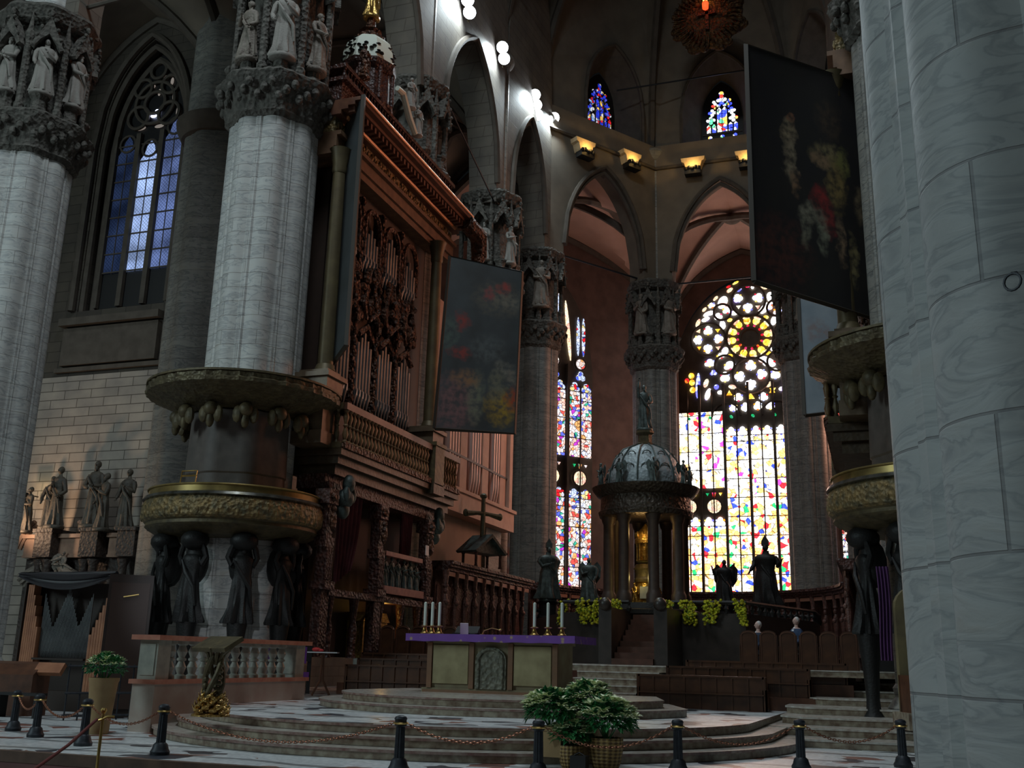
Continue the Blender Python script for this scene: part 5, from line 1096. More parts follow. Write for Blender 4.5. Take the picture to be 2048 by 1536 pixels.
    for q in range(44): b.lathe([(.05, 20.55), (.08, 20.7), (.04, 20.85), (.07, 20.95)], X(-7.9), 27.3 + q * .22, 8)
    b.build('attic_balustrade', WOODR, t, False)
    b = MB(); b.tube([(X(-7.72), 27.4, 19.1), (X(-7.72), 37.0, 19.1)], .07, 6); b.tube([(X(-7.0), 27.2, 19.62), (X(-7.0), 37.2, 19.62)], .05, 6); b.build('lit_fillet', mat('fillet_lit_orange', (.95, .42, .18), .4, .2), t, False)  # bright orange strips paint in the light caught by the cornice ledges
    if not full: return
    b = MB(); b.tube([(-7.2, 37.0, 19.3), (-7.0, 37.9, 19.0), (-7.1, 38.3, 18.3), (-7.3, 38.2, 17.6), (-7.5, 37.9, 17.9)], [.35, .4, .35, .2, .12], 8)
    b.build('end_scroll', GWOOD, t, False)
o_t = thing('great_organ', 'great pipe organ in a dark gilded case behind the left pulpit', 'organ', (-8.5, 32, 7)); organ(o_t)
o_r = thing('right_organ', 'right-hand organ, only its gilded column and shutter showing beside the close pier', 'organ', (8.5, 32, 7)); organ(o_r, -1, False)
# attic lantern of the organ
t = thing('organ_lantern', 'octagonal white relief dome with dark figures crowning the great organ', 'lantern', (-8.75, 30.45, 21.1))
b = MB(); b.lathe([(1.05, 0), (1.1, .1), (.9, .2), (.88, 1.5), (1.05, 1.62), (1.12, 1.8), (1.0, 1.86)], 0, 0, 8)
for k in range(8): b.lathe([(.09, .2), (.08, 1.5)], .98 * cos(k * pi / 4 + .2), .98 * sin(k * pi / 4 + .2), 8)
b.build('drum', WOODR, t, angle=20)
b = MB(); b.lathe([(.99, 1.87), (1.0, 2.3), (.86, 2.75), (.55, 3.05)], 0, 0, 8); b.build('dome', CREAMW, t, angle=20)
b = MB(); rr = random.Random(9)
for q in range(90):
    a = rr.uniform(0, 2 * pi); z = rr.uniform(1.98, 2.85); r = .97 if z < 2.3 else .97 - (z - 2.3) * .42; b.ell((r * cos(a), r * sin(a), z), (.09, .09, .035), 4)
b.build('dome_relief', BRONZE, t)
b = MB(); b.lathe([(.6, 3.0), (.62, 3.1), (.38, 3.25), (.35, 3.35), (.45, 3.42), (.2, 3.6), (.16, 4.0)], 0, 0, 8); b.build('cap', GWOOD, t, angle=20)
statue('gilt_statue', 'gilded figure on the very top of the organ lantern, cut by the top edge', 'statue', (-8.75, 30.45, 25.1), 1.0, 1.9, GILT, 51)
for (x, y, z, l) in ((-7.7, 28.3, 21.1, 'small red and gold figure at the near corner of the organ attic'), (-7.6, 31.9, 21.9, 'small pale figure on the scroll right of the organ dome'), (-7.6, 32.6, 21.1, 'crouched putto lower right of the organ dome')):
    statue('attic_figure', l, 'statue', (x, y, z), 1.0, 1.25, GWOOD if x == -7.7 else STAT, int(y * 7))
    if z > 21.5:
        b = MB(); b.tube([(x, y - 1.2, z + .2), (x, y - .7, z + .25), (x, y - .1, z - .4), (x, y + .5, z - .8)], [.1, .13, .14, .12], 8); tag(b.build('scroll', CREAMW), 'white carved scroll sloping down beside the organ dome', 'scroll')
# ---- canvases (organ shutters); generic painted scenes
def canvas(name, label, corners, m, th=.12):
    """corners: hinge-bottom, outer-bottom, outer-top, hinge-top in world"""
    A_, B_, C_, D_ = [Vector(c) for c in corners]; u = (B_ - A_); u.z = 0; rz = atan2(u.y, u.x); inv = Matrix.Rotation(-rz, 3, 'Z')
    L_ = [inv @ (p - A_) for p in (A_, B_, C_, D_)]
    t = thing(name, label, 'canvas', tuple(A_), rz)
    b = MB(); b.prism([(p.x, p.z) for p in L_], 0, th); b.build('painted_canvas', m, t, smooth=False)
    f = MB(); P = [(p.x, th / 2, p.z) for p in L_]; f.tube(P + [P[0]], .09, 4); f.build('frame', mat('canvas_frame', (.05, .04, .03), .6), t, smooth=False)
PL = painting('painted_scene_left', (.075, .09, .095), (.055, .06, .06), [(2.3, 5.3, .9, .6, (.14, .13, .10)), (2.5, 5.75, .28, .22, (.34, .07, .06)), (1.9, 5.45, .18, .3, (.30, .08, .08)), (2.6, 5.2, .5, .25, (.20, .19, .15)), (.9, 4.3, .25, .35, (.32, .06, .05)), (.8, 3.0, .4, .22, (.30, .06, .05)),
     (.4, 3.8, .3, .6, (.10, .14, .12)), (1.9, 3.2, .6, .5, (.12, .14, .14)), (2.5, 2.5, .3, .3, (.22, .22, .18)), (.7, 1.0, .8, 1.0, (.24, .13, .13)), (1.5, 1.3, .3, .9, (.20, .22, .15)), (2.5, .95, .55, .6, (.42, .28, .05)), (3.0, 1.3, .3, .45, (.45, .08, .04)), (2.3, 1.8, .3, .5, (.20, .20, .14)), (1.1, 2.0, .5, .3, (.30, .17, .09)), (2.9, 2.2, .2, .4, (.22, .20, .16))])
canvas('organ_canvas', 'large dark painted canvas beside the left organ, red and yellow figures at its foot', ((-7.05, 34.3, 9.85), (-4.45, 35.85, 9.85), (-4.3, 35.9, 16.4), (-6.75, 34.4, 16.75)), PL)
PLN = painting('painted_scene_near', (.055, .062, .065), (.04, .045, .045), [(.3, 3.0, .3, .6, (.11, .07, .08)), (.6, 5.0, .2, .8, (.10, .07, .06)), (.4, 1.5, .25, .6, (.09, .06, .08))])
canvas('organ_canvas', 'narrow dark shutter canvas between the pulpit pier and the great organ', ((-8.5, 28.1, 10.1), (-7.0, 27.0, 10.9), (-7.0, 27.0, 19.6), (-8.5, 28.1, 18.6)), PLN)
PR = painting('painted_scene_right', (.028, .026, .030), (.038, .034, .032), [(1.3, 4.5, .22, .35, (.46, .36, .22)), (1.38, 4.9, .12, .16, (.40, .18, .10)), (1.32, 3.7, .17, .65, (.44, .36, .24)), (1.42, 3.05, .12, .35, (.42, .25, .14)), (2.6, 4.05, .55, .35, (.34, .28, .14)), (2.85, 3.3, .3, .7, (.36, .26, .10)), (2.35, 3.9, .3, .2, (.42, .26, .15)), (3.1, 4.0, .2, .4, (.26, .26, .08)),
     (2.25, 2.75, .28, .35, (.46, .05, .05)), (2.5, 2.2, .22, .5, (.40, .05, .05)), (1.85, 2.2, .35, .3, (.40, .38, .28)), (1.7, 1.6, .15, .4, (.36, .36, .26)), (2.3, 1.7, .14, .5, (.34, .36, .26)), (2.9, 1.6, .15, .6, (.38, .26, .16)), (3.3, 1.1, .13, .6, (.36, .30, .14)), (.8, .9, .9, .9, (.13, .05, .04)), (3.6, 2.8, .15, .5, (.26, .20, .12)), (2.7, 5.2, .4, .5, (.10, .07, .05))])
canvas('organ_canvas', 'huge dark canvas hanging at upper right with a pale standing figure and a red one', ((5.72, 25.0, 11.0), (8.62, 27.75, 10.6), (8.75, 27.75, 17.7), (5.78, 25.0, 17.8)), PR)
PB = painting('painted_scene_blue', (.40, .46, .50), (.27, .33, .38), [(.6, 3.0, .4, .4, (.34, .27, .26)), (1.0, 1.5, .4, .8, (.22, .22, .26)), (.7, 2.3, .3, .5, (.28, .36, .42))], .7)
canvas('organ_canvas', 'pale blue-grey lit canvas hanging below the huge dark one at right', ((6.2, 35.7, 9.95), (8.3, 36.6, 10.3), (8.3, 36.6, 14.5), (6.2, 35.7, 14.4)), PB)
# ---- rear organ on the choir side
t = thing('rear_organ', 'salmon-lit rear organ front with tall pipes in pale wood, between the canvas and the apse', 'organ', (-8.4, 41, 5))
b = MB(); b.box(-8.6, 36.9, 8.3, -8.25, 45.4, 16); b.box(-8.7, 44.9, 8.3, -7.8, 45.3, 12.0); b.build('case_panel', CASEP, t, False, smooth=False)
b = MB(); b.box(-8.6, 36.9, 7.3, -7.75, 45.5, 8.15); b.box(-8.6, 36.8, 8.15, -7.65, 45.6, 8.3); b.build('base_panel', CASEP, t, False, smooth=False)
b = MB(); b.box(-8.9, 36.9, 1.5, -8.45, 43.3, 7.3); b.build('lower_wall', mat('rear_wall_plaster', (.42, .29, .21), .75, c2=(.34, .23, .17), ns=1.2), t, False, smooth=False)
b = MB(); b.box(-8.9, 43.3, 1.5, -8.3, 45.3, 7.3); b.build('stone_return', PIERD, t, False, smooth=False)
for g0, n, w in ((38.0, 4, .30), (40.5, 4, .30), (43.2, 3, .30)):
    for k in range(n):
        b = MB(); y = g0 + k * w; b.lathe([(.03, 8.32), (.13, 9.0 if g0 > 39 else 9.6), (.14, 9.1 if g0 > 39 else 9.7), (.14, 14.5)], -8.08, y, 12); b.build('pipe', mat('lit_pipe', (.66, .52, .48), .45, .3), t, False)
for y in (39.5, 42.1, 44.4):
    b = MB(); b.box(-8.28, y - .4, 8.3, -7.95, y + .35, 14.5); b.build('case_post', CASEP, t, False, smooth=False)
b = MB(); b.box(-8.0, 37.2, 9.7, -7.93, 45.2, 9.8); b.build('pipe_rail', IRON, t, False, smooth=False)
# ---- tribune below the great organ
t = thing('organ_tribune', 'dark carved tribune with red curtains and herm pilasters under the great organ', 'tribune', (-8, 32, 1.5))
b = MB(); b.box(-9.2, 28.5, 1.51, -8.6, 36.2, 7.0); b.build('back_panel', mat('tribune_shadow', (.035, .017, .013), .7, c2=(.02, .01, .01), ns=2), t, False, smooth=False)
for y in (27.45, 30.95, 34.85):
    b = MB(); b.box(-7.75, y - .28, 6.0, -7.25, y + .28, 6.45); b.box(-7.65, y - .2, 5.0, -7.35, y + .2, 6.0); b.box(-7.7, y - .26, 4.7, -7.3, y + .26, 5.0)
    for q in range(6): b.box(-7.32, y - .2 + q * .07, 3.75, -7.27, y - .165 + q * .07, 4.7)
    b.box(-7.62, y - .22, 3.7, -7.32, y + .24, 4.7); b.box(-7.75, y - .3, 3.45, -7.2, y + .3, 3.7); b.box(-7.65, y - .24, 1.51, -7.35, y + .24, 3.45); b.build('pilaster', WOODR, t, False, smooth=False)
    b = MB(); b.ell((-7.22, y, 6.22), (.1, .2, .14), 5); b.ell((-7.24, y, 5.5), (.1, .13, .34), 6); b.ell((-7.24, y, 5.85), (.09, .1, .12), 5); b.build('relief_figure', GWOOD, t, False)
for y in (28.3, 35.5):
    b = MB(); b.ell((-7.25, y, 6.75), (.2, .22, .3), 7); b.ell((-7.35, y, 6.3), (.28, .34, .3), 7); b.ell((-7.4, y, 5.95), (.2, .25, .3), 6); b.ell((-7.2, y - .2, 6.4), (.12, .12, .25), 5); b.ell((-7.2, y + .2, 6.4), (.12, .12, .25), 5); b.build('bust_bracket', VERD, t, False)
b = MB(); b.box(-8.7, 27.6, 6.55, -7.55, 36.2, 6.75); b.box(-8.7, 27.6, 6.75, -7.7, 36.2, 7.0); b.build('beam', WOODR, t, False, smooth=False)
for (y0, y1, z0) in ((28.7, 30.2, 4.2), (31.4, 32.0, 4.8), (33.4, 34.2, 4.8)):
    b = MB(); b.grid(lambda u, v: (-7.8 + .09 * sin(u * 34), y0 + (y1 - y0) * (u * (1 - .35 * v ** 2)), 6.55 - (6.55 - z0 - .9 * u * 0) * v - .5 * v * (1 - u)), 60, 14); b.build('curtain', CURT, t, False)
b = MB(); b.box(-7.7, 31.3, 4.85, -7.3, 34.3, 5.0); b.box(-7.7, 31.2, 3.6, -7.25, 34.4, 3.85); b.build('balcony_rail', mat('lit_red_wood', (.40, .17, .13), .5, c2=(.26, .10, .08), ns=4), t, False, smooth=False)
for i in range(6):
    b = MB(); figure(b, 1.0, 90 + i, base=False, M=Mx((-7.45, 31.55 + i * .5, 3.85), pi / 2)); b.build('balcony_figure', VERD, t, False)
b = MB()
for y in (28.0, 29.6, 31.4, 33.0, 34.4): b.lathe([(.16, 1.5), (.12, 1.7), (.14, 2.4), (.09, 2.6), (.15, 3.2), (.18, 3.4)], -7.5, y, 10)
b.box(-7.9, 27.6, 3.3, -7.3, 36.0, 3.5); b.build('lower_colonnade', WOODR, t, False)
t = thing('gilt_cabinet', 'golden lit cabinet glowing in the niche under the organ tribune', 'cabinet', (-8.3, 32.2, 1.5))
b = MB(); b.box(-.3, -.9, 0, .3, .9, 1.2); b.build('body', GILT, t, smooth=False)
b = MB(); b.prism([(-1.0, 1.2), (1.0, 1.2), (.7, 1.5), (-.7, 1.5)], -.35, .35, 0, Matrix.Rotation(pi / 2, 4, 'Z')); b.build('gilt_lid', GILT, t, smooth=False)
light('POINT', 'cabinet_lamp', (-7.75, 32.3, 3.0), 9, (1, .55, .12), None, .1)
b = MB(); b.box(-7.22, 34.3, 5.15, -7.19, 34.55, 5.5); tag(b.build('white_notice', PAPER, smooth=False), 'small white card fixed beside the tribune pilaster', 'notice')
# ================================================================ CHOIR STALLS
STW = mat('stall_wood', (.09, .036, .026), .45, c2=(.045, .018, .013), ns=5, bump=.5, bs=12, dist=.03)
def stall(t):
    b = MB(); b.box(-.5, .0, 0, .5, .12, 3.4); b.box(-.40, -.04, 1.3, .40, .02, 2.75); b.build('back_panel', STW, t, smooth=False)
    b = MB(); b.box(-.5, -.5, 3.28, .5, .14, 3.42); b.box(-.5, -.62, 3.42, .5, .16, 3.52); b.box(-.5, -.7, 3.52, .5, .18, 3.64); cn = b.build('canopy', WOODR, t, smooth=False)
    b = MB(); b.box(-.34, -.47, 3.08, .34, -.43, 3.24); b.build('lit_frieze', mat('frieze_lit_wood', (.30, .14, .09), .5), cn, smooth=False)  # paler wood colour carries the lit spots under the canopy
    b = MB(); b.lathe([(.09, 0), (.07, .3), (.06, 1.1), (.10, 1.6), (.13, 2.0), (.11, 2.25), (.07, 2.4)], -.5, -.42, 10); b.ell((-.5, -.44, 2.52), (.09, .09, .13), 6); b.ell((-.5, -.5, 2.1), (.15, .1, .12), 5); b.lathe([(.05, 2.6), (.12, 2.7), (.10, 2.78), (.14, 3.28)], -.5, -.42, 10); b.build('herm_colonnette', mat('herm_wood', (.15, .065, .05), .5, c2=(.06, .025, .018), ns=6, bump=.6, bs=14, dist=.02), t)
    b = MB(); b.box(-.42, -.5, .4, .42, 0, .5); b.box(-.5, -.55, 0, -.44, 0, 1.0); b.ell((-.47, -.5, 1.0), (.05, .1, .06), 5); b.build('seat', STW, t, smooth=False)
s0 = thing('choir_stall', 'carved walnut choir stall with herm colonnettes in the left row below the rear organ', 'stall', (-7.6, 36.7, CHZ), pi / 2, 'choir stalls of the left row'); stall(s0)
for i in range(1, 10): copy_tree(s0, (-7.6, 36.7 + i, CHZ), pi / 2)
for i in range(22):
    a = pi - (i + .5) * pi / 22; copy_tree(s0, (7.35 * cos(a), 47 + 7.35 * sin(a), CHZ), a - pi / 2, 'dark carved choir stall in the curved row behind the domed canopy', 'choir stalls of the curved row')
for i in range(10): copy_tree(s0, (7.6, 46.2 - i, CHZ), -pi / 2, 'dark choir stall in the right-hand row behind the pews', 'choir stalls of the right row')
# cross on a gabled shrine above the left stalls
t = thing('cross_shrine', 'bronze cross standing on a small gabled roof above the left choir stalls', 'shrine', (-7.05, 39.6, 5.15))
b = MB(); b.prism([(-1.0, .62), (0, 1.35), (1.0, .62), (.9, .55), (0, 1.2), (-.9, .55)], -.55, .55, 0, Mx((0, 0, 0), radians(70))); b.prism([(-.9, .56), (0, 1.2), (.9, .56)], -.4, .4, 0, Mx((0, 0, 0), radians(70))); b.build('gable_roof', VERD, t, smooth=False)
for x in (-.75, .75):
    for y in (-.35, .35): b = MB(); b.lathe([(.09, 0), (.06, .1), (.06, .5), (.1, .58)], x * cos(1.22) - y * sin(1.22), x * sin(1.22) + y * cos(1.22), 8); b.build('post', WOODR, t)
b = MB(); b.tube([(0, 0, 1.2), (0, 0, 2.95)], [.12, .09], 8); b.ell((0, 0, 2.95), (.16, .16, .12), 5)
M = Mx((0, 0, 0), radians(60)); b.tube([(-.9, 0, 2.15), (-.3, 0, 2.22), (0, 0, 2.22), (.3, 0, 2.22), (.9, 0, 2.15)], [.13, .08, .1, .08, .13], 8, 0, False, M); b.ell((-.92, 0, 2.17), (.12, .1, .16), 5, 0, M); b.ell((.92, 0, 2.17), (.12, .1, .16), 5, 0, M); b.build('cross', mat('cross_bronze', (.16, .16, .10), .5, .4, c2=(.09, .10, .07), ns=6), t)
# statues around the presbytery
def ped(x, y, z0, z1, lab):
    b = MB(); b.lathe([(.5, z0), (.5, z0 + .1), (.4, z0 + .15), (.4, z1 - .12), (.5, z1)], x, y, 16); tag(b.build('pedestal', BRONZE), lab, 'pedestal')
for (x, y, z, h, rz, mi, lab, sd, kw) in ((-5.3, 43.2, 4.0, 2.25, radians(40), 1, 'dark bronze bishop in a mitre raising a hand, left of the domed canopy', 31, dict(slim=1.6)),
        (-3.85, 44.6, 4.0, 1.9, radians(10), 0, 'dark bronze angel with spread wings, just left of the domed canopy', 32, dict(wings=True, slim=1.4)),
        (1.95, 45.6, 3.9, 1.95, radians(0), 0, 'dark angel holding something aloft, silhouetted against the great window', 33, dict(wings=True, slim=1.4, pose=((-.4, -.1, 1.3), (-.5, -.2, 1.6), (.4, -.1, 1.3), (.45, -.2, 1.7)))),
        (3.75, 45.4, 3.9, 2.55, radians(-10), 1, 'bronze bishop with tall mitre silhouetted at the right of the great window', 34, dict(slim=1.55, pose=((-.4, -.1, 1.3), (-.5, -.2, 1.1), (.4, -.05, 1.25), (.55, -.2, 1.4))))):
    ped(x, y, 3.26, z, 'round pedestal under ' + (lab.split(',')[0] if len(lab.split(',')[0].split()) < 12 else 'the right-hand bronze bishop')); statue('bronze_statue', lab, 'statue', (x, y, z), rz, h, VERD if x < 0 else BRONZE, sd, mitre=bool(mi), **kw)
# yellow flower cascades on the parapet
def flowers(x, y, z, lab, sd, w=.35, h=.75):
    R = random.Random(sd); t = thing('flower_cascade', lab, 'flowers', (x, y, z)); g = MB(); f = MB()
    for i in range(120):
        u = R.random(); px = R.uniform(-w, w) * (1 - .4 * u); pz = .15 - h * u + R.uniform(-.08, .08); py = -.12 * R.random()
        c = Vector((px + .15 * u * (1 if sd % 2 else -1), py, pz)); r = R.uniform(.035, .07)
        f.ell(tuple(c), (r, r, r * .8), 3)
        if i % 2 == 0: leaf(g, c, (R.uniform(-1, 1), -.5, R.uniform(-.5, .5)), .14, .06)
    f.build('blossoms', YELF, t, smooth=False)['kind'] = 'stuff'; g.build('leaves', mat('yellow_leaf', (.12, .22, .02), .6), t, smooth=False)['kind'] = 'stuff'
FLW = [(-2.62, 36.6, 'leftmost yellow flower cascade, beside the right altar candles'), (-1.75, 35.85, 'yellow flower cascade second from the left on the dark parapet'), (-1.05, 35.85, 'yellow flower cascade third from the left on the dark parapet'), (-.55, 35.85, 'yellow flower cascade just left of the narrow stair'),
       (1.25, 35.85, 'yellow flower cascade just right of the narrow stair'), (1.95, 35.85, 'yellow and orange flower cascade right of the stair, second from it'), (2.85, 35.85, 'wide yellow flower cascade under the dark angel silhouette'), (3.72, 35.85, 'rightmost narrow yellow flower cascade on the parapet')]
for i, (x, y, l) in enumerate(FLW): flowers(x, y, 3.5, l, 60 + i, .18 if i in (0, 7, 3) else .3)
light('POINT', 'parapet_flower_lamp', (.5, 33.0, 5.4), 14, (1, .9, .45), None, .3)
# ================================================================ CIBORIUM
t = thing('ciborium', 'round domed bronze canopy on columns over the high altar', 'ciborium', (.0, 38.5, 3.26))
cz = 0
b = MB(); b.lathe([(1.95, 0), (1.95, .15), (1.75, .2), (1.7, .4)], 0, 0, 32); b.build('base', BRONZE, t)
for k in range(8):
    a = k * pi / 4 + pi / 8; b = MB(); x, y = 1.42 * cos(a), 1.42 * sin(a); b.lathe([(.28, .4), (.28, .7), (.23, .8), (.21, .9), (.20, 3.3), (.26, 3.45), (.30, 3.65)], x, y, 14); b.build('column', mat('ciborium_column', (.07, .045, .035), .5, .1, c2=(.045, .03, .025), ns=4), t)
b = MB(); b.lathe([(1.35, 3.6), (1.75, 3.62), (1.8, 3.8), (1.72, 3.85), (1.7, 4.35), (1.85, 4.42), (2.0, 4.62), (2.05, 4.72), (1.6, 4.8)], 0, 0, 64); b.build('entablature', mat('ciborium_bronze', (.085, .065, .05), .45, .5, c2=(.05, .04, .03), ns=6, bump=.8, bs=8, dist=.05), t)
b = MB(); b.lathe([(1.35, 4.75), (1.42, 4.9), (1.38, 5.3), (1.2, 5.8), (.85, 6.22), (.4, 6.42), (.3, 6.45)], 0, 0, 64, lambda a, z: 1 + .012 * abs(sin(6 * a))); dm = b.build('dome', DOMEM, t)
b = MB()
for k in range(12):
    a = k * pi / 6; b.tube([(1.44 * cos(a), 1.44 * sin(a), 4.9), (1.40 * cos(a), 1.40 * sin(a), 5.35), (1.22 * cos(a), 1.22 * sin(a), 5.82), (.87 * cos(a), .87 * sin(a), 6.24), (.4 * cos(a), .4 * sin(a), 6.44)], .035, 5)
    c = a + pi / 12
    for (r, z, q) in ((1.36, 5.35, .22), (1.12, 5.9, .16)): b.tube([(r * cos(c + q * cos(g) / r), r * sin(c + q * cos(g) / r), z + q * sin(g) * .9) for g in [i * pi / 6 for i in range(12)]], .022, 4, 0, True)
b.build('dome_ribs', VERD, dm)
b = MB(); b.lathe([(.34, 6.4), (.36, 6.5), (.27, 6.55), (.27, 6.85), (.36, 6.92), (.36, 7.0)], 0, 0, 8); b.build('lantern_plinth', GILTD, t, angle=20)
for k in range(8):
    a = k * pi / 4 + pi / 8; b = MB(); figure(b, .95, 100 + k, wings=True, base=False, M=Mx((1.72 * cos(a), 1.72 * sin(a), 4.74), a + pi / 2)); b.build('angel_finial', VERD, t)
statue('bronze_statue', 'bronze figure raising a cross on top of the domed canopy', 'statue', (.0, 38.5, 10.27), radians(20), 1.75, VERD, 77, pose=((-.3, -.1, 1.7), (-.25, -.1, 2.15), (.3, -.1, 1.2), (.1, -.3, 1.1)))
# tabernacle inside
t = thing('tabernacle', 'gilded tiered tabernacle glowing under the domed canopy', 'tabernacle', (.0, 38.5, 3.67), radians(10))
b = MB(); b.lathe([(.55, 0), (.55, .08), (.45, .12), (.42, .75), (.5, .8)], 0, 0, 20); b.build('gilt_base', GILT, t)
b = MB(); b.box(-.22, -.62, .18, .22, -.5, .62); b.build('grey_plaque', GREYM, t, smooth=False)
for k in range(4):
    b = MB(); a = k * pi / 2 + pi / 4; figure(b, .75, 120 + k, base=False, M=Mx((.6 * cos(a), .6 * sin(a), .02), a + pi / 2), wings=True); b.build('gilt_angel', GILT, t)
b = MB(); b.lathe([(.42, .8), (.46, .9), (.40, 1.0), (.42, 1.25), (.48, 1.3), (.40, 1.45), (.30, 1.5), (.38, 1.58)], 0, 0, 24); b.build('drum', GILTD, t)
b = MB(); b.lathe([(.26, 1.6), (.26, 2.25)], 0, 0, 16)
for k in range(8): b.lathe([(.05, 1.6), (.035, 1.7), (.035, 2.15), (.06, 2.25)], .33 * cos(k * pi / 4), .33 * sin(k * pi / 4), 8)
b.build('tempietto', GILT, t)
b = MB(); b.lathe([(.42, 2.25), (.44, 2.4), (.38, 2.45), (.36, 2.55), (.30, 2.7), (.15, 2.85), (.04, 3.0)], 0, 0, 24)
for k in range(10): b.ell((.38 * cos(k * pi / 5), .38 * sin(k * pi / 5), 2.58), (.05, .05, .12), 4)
b.build('crown', GILT, t)
light('POINT', 'ciborium_lamp', (.0, 37.75, 6.2), 16, (1, .62, .22), None, .1)
light('POINT', 'ciborium_base_lamp', (-.1, 37.5, 4.6), 7, (1, .75, .25), None, .06)
# ================================================================ PEWS, SEATS, PEOPLE
def pew(x0, x1, y, zb, zt, lab, grp=None):
    t = thing('pew', lab, 'pew', ((x0 + x1) / 2, y, zb), 0, grp); w = (x1 - x0) / 2; h = zt - zb
    b = MB(); b.box(-w, 0, h - .05, w, .34, h); b.build('book_ledge', PEW, t, smooth=False)
    b = MB(); b.box(-w, .02, .0, w, .07, h - .05); n = max(3, int((x1 - x0) / .36))
    for i in range(n + 1): b.box(-w + i * 2 * w / n - .02, -.01, 0, -w + i * 2 * w / n + .02, .03, h - .05)
    b.box(-w, -.06, h * .45, w, .02, h * .45 + .03); b.build('front', PEW, t, smooth=False)
    for s in (-1, 1): b = MB(); b.box(s * w - .04, 0, 0, s * w + .04, .8, h * .62); b.box(s * w - .04, 0, 0, s * w + .04, .3, h); b.build('end_panel', PEW, t, smooth=False)
    b = MB(); b.box(-w, .55, .38, w, .9, .43); b.box(-w, .86, .43, w, .9, h * .9); b.build('bench', PEW, t, smooth=False)
for (x0, x1, y, zb, zt, l) in ((2.2, 5.35, 26.9, .49, 1.30, 'nearest dark wooden pew right of the altar, panelled front'), (2.75, 6.35, 28.0, .82, 1.52, 'middle dark wooden pew right of the altar, one step higher'), (3.1, 7.25, 29.0, 1.15, 1.68, 'rearmost dark wooden pew right of the altar, before the tall stall backs'),
                               (-6.2, -3.2, 26.9, .49, 1.34, 'nearest dark pew left of the altar'), (-6.4, -3.6, 28.0, .82, 1.52, 'middle dark pew left of the altar, before the rounded seat backs'), (-6.8, -3.8, 29.0, 1.15, 1.68, 'rearmost dark pew left of the altar')): pew(x0, x1, y, zb, zt, l)
for (x0, x1, l) in ((2.75, 7.4, 'dark stepped wooden platform under the pews right of the altar'), (-7.0, -3.2, 'dark stepped wooden platform under the pews left of the altar')):
    b = MB(); b.box(x0, 27.9, .482, x1, 28.95, .81); b.box(x0, 28.95, .482, x1, 30.0, 1.14); b.box(x0, 30.0, .482, x1, 31.9, 1.42)
    tag(b.build('pew_platform', WOOD, smooth=False), l, 'platform')
def seatback(t, first=True):
    b = MB(); b.prism([(-.25, 0), (.25, 0), (.25, 1.0)] + [(.22 * cos(a * pi / 10), 1.0 + .13 * sin(a * pi / 10)) for a in range(0, 11)] + [(-.25, 1.0)], -.03, .03); b.build('back', PEW, t, smooth=False)
    b = MB(); b.tube([(-.2, -.035, .08), (-.2, -.035, .98)] + [(.2 * cos(a * pi / 8), -.035, .98 + .1 * sin(a * pi / 8)) for a in range(7, 0, -1)] + [(.2, -.035, .98), (.2, -.035, .08)], .016, 5); b.build('moulding', WOOD, t)
    b = MB(); b.box(-.25, .02, .4, .25, .45, .45); b.box(-.265, -.05, 0, -.235, .45, .7); b.build('seat', PEW, t, smooth=False)
q0 = thing('stall_seat', 'tall panelled wooden seat with rounded back in the right row, beyond the pews', 'seat', (4.55, 31.0, 1.43), 0, 'rounded seat backs of the right row'); seatback(q0)
for i in range(1, 6): copy_tree(q0, (4.55 + .55 * i, 31.0, 1.43))
for i in range(6): copy_tree(q0, (-4.2 - .55 * i, 31.0, 1.43), None, 'tall panelled wooden seat with rounded back in the left row, beside the altar', 'rounded seat backs of the left row')
